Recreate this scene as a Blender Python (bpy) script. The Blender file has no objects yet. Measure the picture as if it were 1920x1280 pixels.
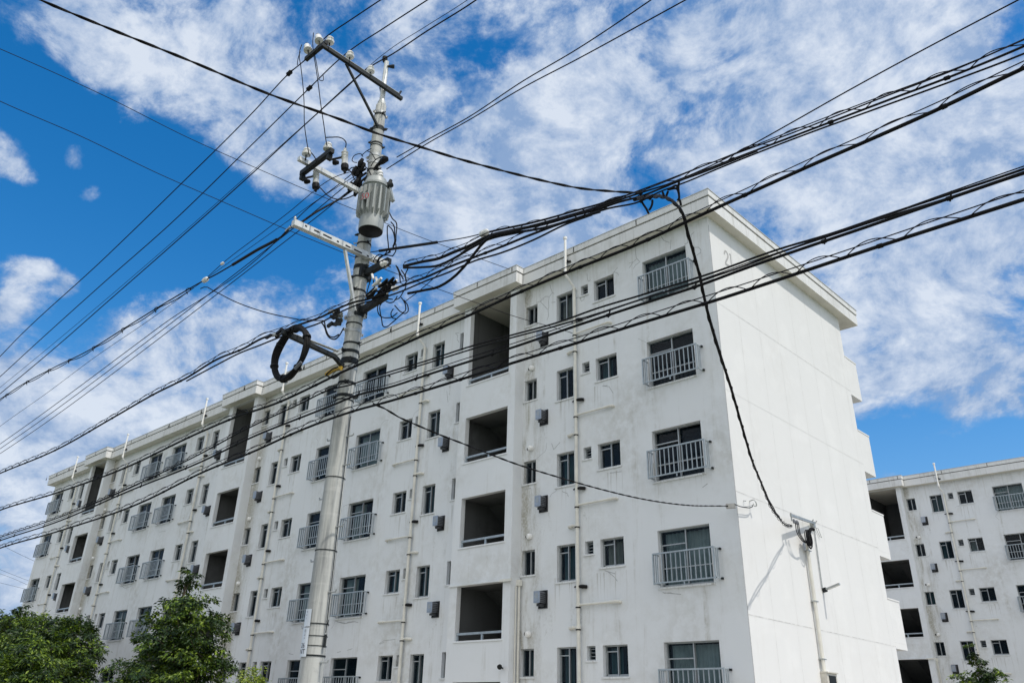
import bpy, bmesh, math, random
from mathutils import Vector, Matrix

scene = bpy.context.scene
R = math.radians
# ------------------------------------------------------------------ camera
cam_data = bpy.data.cameras.new('camera')
cam = bpy.data.objects.new('camera', cam_data)
scene.collection.objects.link(cam)
cr, cu, cf = (0.723432, 0.689781, 0.029108), (0.298334, -0.350354, 0.887834), (-0.622609, 0.633604, 0.459243)
CAMLOC = (9.5181, -17.8239, 1.5707)
cam.matrix_world = Matrix(((cr[0], cu[0], -cf[0], CAMLOC[0]), (cr[1], cu[1], -cf[1], CAMLOC[1]),
                           (cr[2], cu[2], -cf[2], CAMLOC[2]), (0, 0, 0, 1)))
cam_data.sensor_width = 36.0
cam_data.lens = 28.86445
cam_data.shift_x = 0.009652
cam_data.shift_y = -0.039252
cam_data.clip_end = 3000
scene.camera = cam
scene.render.resolution_x, scene.render.resolution_y = 1024, 682

# ------------------------------------------------------------------ light and exposure
SUN_EL, SUN_AZ = R(60), R(4)            # azimuth from +X towards +Y
scene.view_settings.view_transform = 'Standard'
scene.view_settings.look = 'None'
scene.view_settings.exposure = 0.0
scene.view_settings.gamma = 1.0
sun_data = bpy.data.lights.new('sun', 'SUN')
sun_data.energy = 3.0
sun_data.angle = R(0.5)
sun_data.color = (1.0, 0.94, 0.85)
sun = bpy.data.objects.new('sun', sun_data)
scene.collection.objects.link(sun)
sd = Vector((math.cos(SUN_EL)*math.cos(SUN_AZ), math.cos(SUN_EL)*math.sin(SUN_AZ), math.sin(SUN_EL)))
sun.rotation_euler = sd.to_track_quat('Z', 'Y').to_euler()
sun.location = (30, -10, 40)

BLOBS = [[-0.828, 0.217, 0.517, 0.1949, -0.62], [-0.868, 0.191, 0.459, 0.117, -0.35], [-0.819, 0.305, 0.487, 0.1105, -0.42], [-0.794, 0.317, 0.518, 0.078, -0.2], [-0.756, 0.424, 0.499, 0.0617, -0.34], [-0.785, 0.379, 0.49, 0.0715, -0.28], [-0.899, 0.245, 0.363, 0.0715, -0.3], [-0.919, 0.231, 0.321, 0.052, -0.2], [-0.529, 0.493, 0.691, 0.065, -0.26], [-0.53, 0.462, 0.711, 0.052, -0.2], [-0.648, 0.525, 0.551, 0.052, -0.3], [-0.623, 0.461, 0.632, 0.039, -0.24], [-0.373, 0.683, 0.628, 0.0487, -0.3], [-0.448, 0.674, 0.588, 0.052, -0.38], [-0.525, 0.667, 0.53, 0.0585, -0.16], [-0.428, 0.703, 0.567, 0.039, -0.26], [-0.35, 0.778, 0.522, 0.0455, -0.4], [-0.065, 0.766, 0.639, 0.0455, -0.45], [-0.064, 0.785, 0.616, 0.0325, -0.2], [-0.286, 0.903, 0.321, 0.052, -0.38], [-0.251, 0.93, 0.27, 0.0715, -0.55], [-0.283, 0.879, 0.385, 0.0325, -0.25], [-0.309, 0.91, 0.276, 0.0455, -0.4], [-0.191, 0.946, 0.262, 0.052, -0.5], [-0.69, 0.295, 0.661, 0.0292, -0.3], [-0.806, 0.12, 0.58, 0.0845, -0.4], [-0.815, 0.162, 0.556, 0.078, -0.2], [-0.388, 0.588, 0.71, 0.0455, -0.15], [-0.609, 0.394, 0.688, 0.0325, -0.1], [-0.756, 0.478, 0.446, 0.0455, -0.2], [-0.154, 0.899, 0.41, 0.039, -0.12], [-0.312, 0.704, 0.638, 0.039, -0.08], [-0.72, 0.243, 0.65, 0.1105, 0.34], [-0.726, 0.329, 0.603, 0.0845, 0.3], [-0.684, 0.255, 0.683, 0.0845, 0.25], [-0.74, 0.373, 0.56, 0.065, 0.28], [-0.648, 0.366, 0.668, 0.078, 0.2], [-0.526, 0.579, 0.624, 0.1559, 0.26], [-0.45, 0.617, 0.646, 0.091, 0.2], [-0.255, 0.719, 0.646, 0.1949, 0.28], [-0.214, 0.8, 0.561, 0.1949, 0.3], [-0.131, 0.761, 0.635, 0.13, 0.22], [-0.197, 0.896, 0.397, 0.13, 0.25], [-0.265, 0.901, 0.343, 0.078, 0.3], [-0.818, 0.383, 0.429, 0.0975, 0.3], [-0.861, 0.329, 0.388, 0.065, 0.22], [-0.855, 0.387, 0.347, 0.0975, 0.25], [-0.903, 0.31, 0.298, 0.117, 0.3], [-0.931, 0.251, 0.264, 0.091, 0.2], [-0.937, 0.297, 0.184, 0.13, 0.3], [-0.845, 0.121, 0.521, 0.0338, 0.62], [-0.848, 0.137, 0.513, 0.0338, 0.78], [-0.848, 0.154, 0.507, 0.0234, 0.8], [-0.847, 0.165, 0.505, 0.013, 0.4], [-0.855, 0.129, 0.502, 0.026, 0.45], [-0.827, 0.177, 0.534, 0.0273, 0.95], [-0.826, 0.189, 0.532, 0.0195, 0.7], [-0.835, 0.207, 0.509, 0.026, 0.85], [-0.834, 0.219, 0.506, 0.0195, 0.7], [-0.895, 0.18, 0.409, 0.0312, 1.05], [-0.883, 0.216, 0.417, 0.0299, 1.05], [-0.881, 0.229, 0.415, 0.0195, 0.7], [-0.902, 0.192, 0.387, 0.0286, 1.0], [-0.886, 0.183, 0.426, 0.0299, 0.85], [-0.882, 0.197, 0.428, 0.0234, 0.7], [-0.894, 0.22, 0.39, 0.0234, 0.6], [-0.911, 0.19, 0.365, 0.0325, 0.7], [-0.834, 0.121, 0.538, 0.026, 0.5], [-0.822, 0.142, 0.551, 0.0234, 0.5], [-0.758, 0.182, 0.627, 0.0585, 0.5], [-0.751, 0.153, 0.642, 0.0585, 0.32], [-0.782, 0.153, 0.604, 0.039, 0.28], [-0.767, 0.235, 0.597, 0.039, 0.2], [-0.758, 0.207, 0.619, 0.026, 0.3], [-0.766, 0.14, 0.628, 0.0455, 0.3], [-0.905, 0.223, 0.363, 0.0195, 0.25], [-0.685, 0.509, 0.521, 0.078, 0.25], [-0.611, 0.579, 0.539, 0.078, 0.2], [-0.307, 0.844, 0.439, 0.0845, 0.12], [-0.798, 0.249, 0.549, 0.0195, 0.14]]

class NT:
    """small helper for node trees"""
    def __init__(s, nt): s.nt = nt
    def n(s, typ, **kw):
        nd = s.nt.nodes.new(typ)
        for k, v in kw.items(): setattr(nd, k, v)
        return nd
    def put(s, sock, v):
        if v is None: return
        if hasattr(v, 'is_linked') or isinstance(v, bpy.types.NodeSocket): s.nt.links.new(v, sock)
        else: sock.default_value = v
    def math(s, op, a, b=None, c=None, clamp=False):
        nd = s.n('ShaderNodeMath', operation=op); nd.use_clamp = clamp
        for i, v in enumerate((a, b, c)): s.put(nd.inputs[i], v)
        return nd.outputs[0]
    def vmath(s, op, a, b=None, out=0):
        nd = s.n('ShaderNodeVectorMath', operation=op)
        s.put(nd.inputs[0], a); s.put(nd.inputs[1], b)
        return nd.outputs[out]
    def noise(s, vec, scale, detail=4, rough=.55, dist=0.0, lac=2.0):
        nd = s.n('ShaderNodeTexNoise'); s.put(nd.inputs['Vector'], vec)
        nd.inputs['Scale'].default_value = scale; nd.inputs['Detail'].default_value = detail
        nd.inputs['Roughness'].default_value = rough; nd.inputs['Distortion'].default_value = dist
        nd.inputs['Lacunarity'].default_value = lac
        return nd.outputs[0]
    def ss(s, v, a, b, c=0.0, d=1.0, interp='SMOOTHSTEP'):
        nd = s.n('ShaderNodeMapRange'); nd.interpolation_type = interp
        s.put(nd.inputs[0], v)
        for i, q in enumerate((a, b, c, d)): nd.inputs[i+1].default_value = q
        return nd.outputs[0]
    def mix(s, f, a, b, mode='MIX'):
        nd = s.n('ShaderNodeMix', data_type='RGBA', blend_type=mode)
        s.put(nd.inputs[0], f)
        for i, v in ((6, a), (7, b)):
            if isinstance(v, tuple) and len(v) == 3: v = v + (1,)
            s.put(nd.inputs[i], v)
        return nd.outputs[2]
    def mapping(s, vec, scale=(1, 1, 1), loc=(0, 0, 0), rot=(0, 0, 0)):
        nd = s.n('ShaderNodeMapping'); s.put(nd.inputs[0], vec)
        nd.inputs[1].default_value = loc; nd.inputs[2].default_value = rot; nd.inputs[3].default_value = scale
        return nd.outputs[0]

# ------------------------------------------------------------------ world: sky with cloud deck
world = bpy.data.worlds.new('World')
scene.world = world
world.use_nodes = True
nt = world.node_tree
nt.nodes.clear()
k = NT(nt)
tc = k.n('ShaderNodeTexCoord')
dirv = k.vmath('NORMALIZE', tc.outputs['Generated'])
sky = k.n('ShaderNodeTexSky')
sky.sky_type = 'NISHITA'; sky.sun_disc = False
sky.sun_elevation = SUN_EL; sky.sun_rotation = R(90) - SUN_AZ
sky.altitude = 0; sky.air_density = 1.0; sky.dust_density = 0.4; sky.ozone_density = 2.0
hs = k.n('ShaderNodeHueSaturation')
hs.inputs['Hue'].default_value = 0.500; hs.inputs['Saturation'].default_value = 1.44; hs.inputs['Value'].default_value = 1.95
nt.links.new(sky.outputs[0], hs.inputs['Color'])
sxyz = k.n('ShaderNodeSeparateXYZ'); nt.links.new(dirv, sxyz.inputs[0])
zz = k.math('ADD', k.math('MAXIMUM', sxyz.outputs[2], 0.0), 0.16)
comb = k.n('ShaderNodeCombineXYZ')
k.put(comb.inputs[0], k.math('DIVIDE', sxyz.outputs[0], zz)); k.put(comb.inputs[1], k.math('DIVIDE', sxyz.outputs[1], zz))
plane = comb.outputs[0]
warp = k.n('ShaderNodeTexNoise'); k.put(warp.inputs['Vector'], plane); warp.inputs['Scale'].default_value = 1.3; warp.inputs['Detail'].default_value = 3
wv = k.vmath('MULTIPLY', k.vmath('SUBTRACT', warp.outputs['Color'], (.5, .5, .5)), (.28, .28, 0))
pw = k.vmath('ADD', plane, wv)
# broken cumulus deck: soft masses with wispy edges
dvec = k.vmath('ADD', k.mapping(dirv, (1.0, 1.0, 1.25)), k.vmath('MULTIPLY', k.vmath('SUBTRACT', warp.outputs['Color'], (.5, .5, .5)), (.10, .10, .08)))
mp_ = k.mapping(dvec, (1, 1, 1), (7.3, 2.2, 1.1))
big = k.noise(k.mapping(dvec, (1, 1, 1), (3.1, 1.7, .4)), 3.2, 4, .55)
mid = k.noise(mp_, 8.5, 12, .66, .2)
mid2 = k.noise(k.vmath('ADD', mp_, (.016, .010, .016)), 8.5, 12, .66, .2)
fin = k.noise(k.mapping(dvec, (1, 1, 1), (1.3, 9.2, 3.3)), 26.0, 7, .62, .3)
dens = k.math('MULTIPLY_ADD', k.math('SUBTRACT', big, .5), .70, .585)
dens = k.math('MULTIPLY_ADD', k.math('SUBTRACT', mid, .5), 1.75, dens)
dens = k.math('MULTIPLY_ADD', k.math('SUBTRACT', fin, .5), .75, dens)
# warp the direction slightly so that the coverage blobs do not read as discs
dw = k.vmath('ADD', dirv, k.vmath('MULTIPLY', k.vmath('SUBTRACT', warp.outputs['Color'], (.5, .5, .5)), (.10, .10, .10)))
for bx, by, bz, br, bw in BLOBS:
    ds = k.vmath('DISTANCE', dw, (bx, by, bz), out=1)
    f = k.ss(ds, 0.0, br*1.35, bw if bw < 0 or br > .05 else bw*.62, 0.0)
    dens = k.math('ADD', dens, f)
cov = k.ss(dens, .27, .80)
bil = k.math('MULTIPLY', k.math('SUBTRACT', mid, mid2), 2.2)
lit = k.ss(k.math('ADD', bil, k.math('MULTIPLY_ADD', k.math('SUBTRACT', big, .5), -.9, k.math('MULTIPLY_ADD', k.math('SUBTRACT', fin, .5), .4, k.math('MULTIPLY', dens, .62)))), .18, .92, 0, 1, 'LINEAR')
ccol = k.mix(lit, (.27, .40, .635), (.72, .79, .90))
# unseen bright cloud cover added behind the viewer to lift the facade's fill light
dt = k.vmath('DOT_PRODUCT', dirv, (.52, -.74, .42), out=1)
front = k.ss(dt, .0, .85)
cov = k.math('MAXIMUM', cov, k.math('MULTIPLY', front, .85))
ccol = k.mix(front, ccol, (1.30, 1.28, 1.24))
horizon = k.ss(sxyz.outputs[2], 0.0, .42, .75, 0.0)
skyc = k.mix(horizon, hs.outputs[0], (2.6, 5.0, 8.6))
bg1 = k.n('ShaderNodeBackground'); bg1.inputs[1].default_value = 0.085
k.put(bg1.inputs[0], skyc)
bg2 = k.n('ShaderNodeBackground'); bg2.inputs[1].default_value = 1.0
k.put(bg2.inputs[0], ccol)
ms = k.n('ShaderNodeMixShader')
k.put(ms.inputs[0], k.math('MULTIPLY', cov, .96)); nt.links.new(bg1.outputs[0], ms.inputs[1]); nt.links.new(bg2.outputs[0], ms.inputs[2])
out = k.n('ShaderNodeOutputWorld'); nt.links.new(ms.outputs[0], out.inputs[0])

# ------------------------------------------------------------------ materials
def mat(name):
    m = bpy.data.materials.new(name); m.use_nodes = True
    kk = NT(m.node_tree)
    b = m.node_tree.nodes['Principled BSDF']
    return m, kk, b
def simple(name, col, rough=.6, metal=0.0, var=.12, scale=6.0, bump=0.0, spec=.5):
    m, kk, b = mat(name)
    t = kk.n('ShaderNodeTexCoord').outputs['Object']
    nz = kk.noise(t, scale, 5)
    c2 = tuple(max(0, c*(1-var)) for c in col); c1 = tuple(min(1, c*(1+var)) for c in col)
    kk.put(b.inputs['Base Color'], kk.mix(kk.ss(nz, .3, .7, 0, 1, 'LINEAR'), c2, c1))
    b.inputs['Roughness'].default_value = rough; b.inputs['Metallic'].default_value = metal
    b.inputs['Specular IOR Level'].default_value = spec
    if bump:
        bp = kk.n('ShaderNodeBump'); bp.inputs['Strength'].default_value = bump; bp.inputs['Distance'].default_value = .02
        kk.put(bp.inputs['Height'], kk.noise(t, scale*6, 4)); m.node_tree.links.new(bp.outputs[0], b.inputs['Normal'])
    return m

def plaster(name, base, dirt, amount, stain_x=None, period=15.9125):
    """painted render with blotches, rain streaks, mould at the stair corners"""
    m, kk, b = mat(name)
    t = kk.n('ShaderNodeTexCoord').outputs['Object']
    sp = kk.n('ShaderNodeSeparateXYZ'); m.node_tree.links.new(t, sp.inputs[0])
    blot = kk.noise(t, .45, 5, .6)
    fine = kk.noise(t, 3.5, 6, .65)
    streak = kk.noise(kk.mapping(t, (2.6, 2.6, .16)), 1.0, 6, .68, .3)
    streak2 = kk.noise(kk.mapping(t, (9, 9, .35)), 1.0, 4, .6)
    a = kk.math('MULTIPLY', kk.ss(blot, .42, .72), .55)
    a = kk.math('MULTIPLY_ADD', kk.ss(streak, .54, .78), .75, a)
    a = kk.math('MULTIPLY_ADD', kk.ss(streak2, .60, .82), .35, a)
    a = kk.math('MULTIPLY', a, kk.ss(fine, .30, .65))
    a = kk.math('MULTIPLY_ADD', kk.math('MULTIPLY', kk.ss(sp.outputs[2], 12.2, 14.4), kk.ss(streak2, .50, .72)), .35, a)
    a = kk.math('MULTIPLY', a, amount, clamp=True)
    col = kk.mix(a, base, dirt)
    patch = kk.noise(t, .9, 3, .5)
    col = kk.mix(kk.ss(patch, .50, .66, 0, .35), col, tuple(min(1, c*1.10) for c in base))
    if stain_x is not None:
        ph = kk.math('FRACT', kk.math('DIVIDE', kk.math('SUBTRACT', sp.outputs[0], stain_x - period*.5), period))
        dx = kk.math('MULTIPLY', kk.math('ABSOLUTE', kk.math('SUBTRACT', ph, .5)), period)
        near = kk.ss(dx, .05, .85, 1, 0)
        mo = kk.noise(kk.mapping(t, (1.6, 1.6, .30)), 1.6, 6, .68, .5)
        f = kk.math('MULTIPLY', near, kk.ss(kk.math('MULTIPLY_ADD', kk.ss(sp.outputs[0], -34, -10, .20, -.03), 1.0  , mo), .38, .62))
        sp2 = kk.noise(t, 14, 5, .7)
        f = kk.math('MULTIPLY', f, kk.ss(sp2, .30, .62, .35, 1))
        col = kk.mix(kk.math('MULTIPLY', f, .85), col, (.30, .28, .215))
        zf = kk.math('MULTIPLY', kk.math('FRACT', kk.math('DIVIDE', sp.outputs[2], 2.6)), 2.6)
        band = kk.math('MULTIPLY', kk.ss(zf, .55, 1.75), kk.ss(zf, 1.80, 1.95, 1, 0))
        tot = None
        for xf in (-6.05, -10.40, -4.72, -11.80):
            ph = kk.math('FRACT', kk.math('DIVIDE', kk.math('SUBTRACT', sp.outputs[0], xf - period*.5), period))
            q = kk.ss(kk.math('MULTIPLY', kk.math('ABSOLUTE', kk.math('SUBTRACT', ph, .5)), period), .08, .55, 1, 0)
            tot = q if tot is None else kk.math('MAXIMUM', tot, q)
        g1 = kk.ss(kk.noise(kk.mapping(t, (3.2, 3.2, .8)), 1.7, 6, .7, .6), .50, .70)
        g2 = kk.ss(kk.noise(t, 11, 5, .7), .42, .62)
        col = kk.mix(kk.math('MULTIPLY', kk.math('MULTIPLY', kk.math('MULTIPLY', band, tot), .85), kk.math('MULTIPLY', g1, g2)), col, (.27, .27, .235))
        bs = kk.math('MULTIPLY', kk.ss(zf, 1.65, 2.55), kk.ss(zf, 2.60, 2.68, 1, 0)); tot = None
        for xf, hw in ((-3.68, .55), (-5.24, .45), (-6.61, .40), (-12.64, .5), (-11.12, .45), (-9.91, .22), (-1.5, .95), (-14.85, .95)):
            ph = kk.math('FRACT', kk.math('DIVIDE', kk.math('SUBTRACT', sp.outputs[0], xf - period*.5), period))
            q = kk.ss(kk.math('MULTIPLY', kk.math('ABSOLUTE', kk.math('SUBTRACT', ph, .5)), period), hw*.8, hw*1.1, 1, 0)
            tot = q if tot is None else kk.math('MAXIMUM', tot, q)
        g3 = kk.ss(kk.noise(kk.mapping(t, (14, 14, .45)), 1.0, 4, .6), .52, .72)
        col = kk.mix(kk.math('MULTIPLY', kk.math('MULTIPLY', bs, tot), kk.math('MULTIPLY', g3, .75)), col, (.33, .32, .28))
    kk.put(b.inputs['Base Color'], col)
    b.inputs['Roughness'].default_value = .85; b.inputs['Specular IOR Level'].default_value = .25
    bp = kk.n('ShaderNodeBump'); bp.inputs['Strength'].default_value = .35; bp.inputs['Distance'].default_value = .012
    kk.put(bp.inputs['Height'], kk.math('ADD', kk.noise(t, 2.2, 3), kk.math('MULTIPLY', kk.noise(t, 45, 3), .25)))
    m.node_tree.links.new(bp.outputs[0], b.inputs['Normal'])
    return m

M = {}
M['wall'] = plaster('facade_render', (.715, .74, .76), (.38, .37, .32), 1.1, stain_x=-6.75)
M['tower'] = plaster('tower_render', (.73, .755, .775), (.43, .42, .37), .9)
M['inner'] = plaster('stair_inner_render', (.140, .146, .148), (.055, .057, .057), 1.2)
M['gable'] = plaster('gable_render', (.745, .75, .745), (.60, .59, .565), .45)
M['fascia'] = plaster('fascia_paint', (.72, .73, .73), (.36, .35, .31), .9)
M['soffit'] = simple('soffit_bounce_tint', (.66, .645, .58), .9, 0, .10, 1.5)  # cream tone paints ground-bounced light into the colour
M['coping'] = simple('coping_metal', (.50, .52, .53), .55, .1, .15, 3)
M['gap'] = simple('dark_gap', (.025, .025, .028), .9)
M['crack'] = simple('crack_filler', (.36, .37, .375), .9, 0, .25, 20)
M['joint'] = simple('gable_joint', (.64, .64, .63), .9, 0, .2, 6)
M['room'] = simple('dark_room', (.010, .015, .022), .95, 0, .2, 3, 0, .1)  # near-black boxes behind the glass, painted to stand for unlit rooms
M['alu'] = simple('window_aluminium', (.36, .385, .40), .45, .35, .10, 9)
M['rail'] = simple('railing_metal', (.35, .40, .435), .45, .3, .14, 8)
M['curtain_teal'] = simple('teal_curtain', (.10, .20, .21), .95, 0, .2, 3)
M['curtain_blind'] = simple('cream_curtain', (.50, .47, .40), .95, 0, .15, 3)
M['curtain'] = simple('curtain_cloth', (.46, .50, .48), .95, 0, .2, 3)
M['pvc'] = simple('ivory_pipe', (.68, .67, .61), .5, 0, .10, 4)
M['pvc_white'] = simple('white_vent_pipe', (.80, .80, .78), .45, 0, .06, 4)
M['rubber'] = simple('black_rubber', (.006, .006, .007), .6, 0, .2, 12, 0, .25)
M['cable'] = simple('black_cable', (.008, .008, .009), .65, 0, .3, 10, 0, .14)
M['wire'] = simple('bare_wire', (.008, .007, .012), .6, 0, .2, 10, 0, .12)
M['steel'] = simple('galvanised_steel', (.40, .42, .42), .5, .55, .2, 14)
M['darksteel'] = simple('shaded_steel', (.016, .020, .022), .65, .1, .3, 14, 0, .3)  # shade of the crossarm undersides put into the base colour
M['whitesteel'] = simple('pale_steel_arm', (.62, .64, .63), .5, .2, .15, 12)
M['flue_metal'] = simple('flue_metal', (.16, .17, .19), .45, .3, .3, 9)
M['flue_grille'] = simple('flue_grille', (.045, .047, .052), .6, .2, .3, 30)
M['flue_front'] = simple('flue_front', (.30, .34, .40), .35, .3, .2, 9)  # pale blue reflection painted into the cowl's front colour
M['porcelain'] = simple('porcelain', (.74, .74, .72), .16, 0, .05, 10)
M['tank'] = simple('transformer_paint', (.32, .345, .34), .45, 0, .08, 6)
M['plate'] = simple('sign_plate', (.70, .75, .80), .4, 0, .04, 6)
M['ink'] = simple('sign_ink', (.03, .035, .06), .6)
M['red'] = simple('red_ink', (.40, .05, .06), .6)
M['number'] = simple('number_paint', (.42, .42, .42), .9, 0, .1, 9)
M['yellow'] = simple('yellow_sleeve', (.55, .34, .03), .5)
M['bark'] = simple('bark', (.085, .065, .045), .9, 0, .35, 8, .6)
M['box'] = simple('grey_box', (.36, .36, .35), .5)
M['meter'] = simple('meter_enclosure', (.58, .56, .50), .5)
# glass
m, kk, b = mat('window_glass')
b.inputs['Base Color'].default_value = (.010, .022, .034, 1); b.inputs['Roughness'].default_value = .06
b.inputs['Specular IOR Level'].default_value = .42
tr = kk.n('ShaderNodeBsdfTransparent'); tr.inputs[0].default_value = (.70, .80, .84, 1)
mx = kk.n('ShaderNodeMixShader'); mx.inputs[0].default_value = .36
m.node_tree.links.new(tr.outputs[0], mx.inputs[1]); m.node_tree.links.new(b.outputs[0], mx.inputs[2])
m.node_tree.links.new(mx.outputs[0], m.node_tree.nodes['Material Output'].inputs[0])
M['glass'] = m
# pole concrete
m, kk, b = mat('pole_concrete')
t = kk.n('ShaderNodeTexCoord').outputs['Object']
st = kk.noise(kk.mapping(t, (9, 9, .5)), 1.4, 6, .65)
fi = kk.noise(t, 9, 6, .7)
rg = kk.noise(kk.mapping(t, (.3, .3, 5)), 2.0, 4, .6)
c = kk.mix(kk.ss(st, .35, .70), (.50, .51, .485), (.27, .28, .275))
c = kk.mix(kk.ss(fi, .5, .8, 0, .55), c, (.24, .25, .245))
c = kk.mix(kk.ss(rg, .55, .75, 0, .4), c, (.62, .62, .59))
kk.put(b.inputs['Base Color'], c); b.inputs['Roughness'].default_value = .8
bp = kk.n('ShaderNodeBump'); bp.inputs['Strength'].default_value = .25; bp.inputs['Distance'].default_value = .006
kk.put(bp.inputs['Height'], fi); m.node_tree.links.new(bp.outputs[0], b.inputs['Normal'])
M['concrete'] = m
def leafmat(name, c1, c2, c3):
    m, kk, b = mat(name)
    g = kk.n('ShaderNodeNewGeometry')
    cr_ = kk.n('ShaderNodeValToRGB')
    m.node_tree.links.new(g.outputs['Random Per Island'], cr_.inputs[0])
    e = cr_.color_ramp.elements
    e[0].color = c1 + (1,); e[1].color = c3 + (1,)
    e2 = e.new(.55); e2.color = c2 + (1,)
    m.node_tree.links.new(cr_.outputs[0], b.inputs['Base Color'])
    b.inputs['Roughness'].default_value = .45; b.inputs['Specular IOR Level'].default_value = .30
    tl = kk.n('ShaderNodeBsdfTranslucent')
    m.node_tree.links.new(kk.mix(1.0, cr_.outputs[0], (1.5, 1.6, .5), 'MULTIPLY'), tl.inputs[0])
    mx = kk.n('ShaderNodeMixShader'); mx.inputs[0].default_value = .12
    m.node_tree.links.new(b.outputs[0], mx.inputs[1]); m.node_tree.links.new(tl.outputs[0], mx.inputs[2])
    m.node_tree.links.new(mx.outputs[0], m.node_tree.nodes['Material Output'].inputs[0])
    return m
M['leaf'] = leafmat('dark_leaf', (.008, .022, .006), (.016, .040, .008), (.045, .085, .012))  # darkened base tone paints the shade inside the crowns
M['leaf_deep'] = leafmat('deep_leaf', (.007, .019, .006), (.014, .036, .008), (.036, .075, .012))  # crown shade painted into this leaf tone too
M['leaf_sunlit'] = leafmat('sunlit_leaf', (.040, .085, .008), (.10, .165, .014), (.20, .28, .028))  # sunlit highlights painted as a lighter leaf colour
M['leaf_light'] = leafmat('light_leaf', (.13, .19, .025), (.22, .28, .04), (.30, .36, .07))
M['grass'] = simple('grass', (.07, .10, .035), .95, 0, .4, 1.5, .5)
M['asphalt'] = simple('asphalt', (.055, .055, .057), .9, 0, .25, 4, .3)
M['pavement'] = simple('pavement', (.30, .29, .27), .9, 0, .12, 2.5, .2)
M['paint'] = simple('road_paint', (.72, .72, .70), .8, 0, .1, 5)
M['yard'] = simple('yard_gravel', (.36, .335, .29), .95, 0, .2, 3, .4)
M['house_wall'] = simple('house_wall', (.55, .36, .22), .85, 0, .12, 2)
M['house_roof'] = simple('house_roof', (.34, .36, .40), .6, 0, .15, 2)

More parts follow.
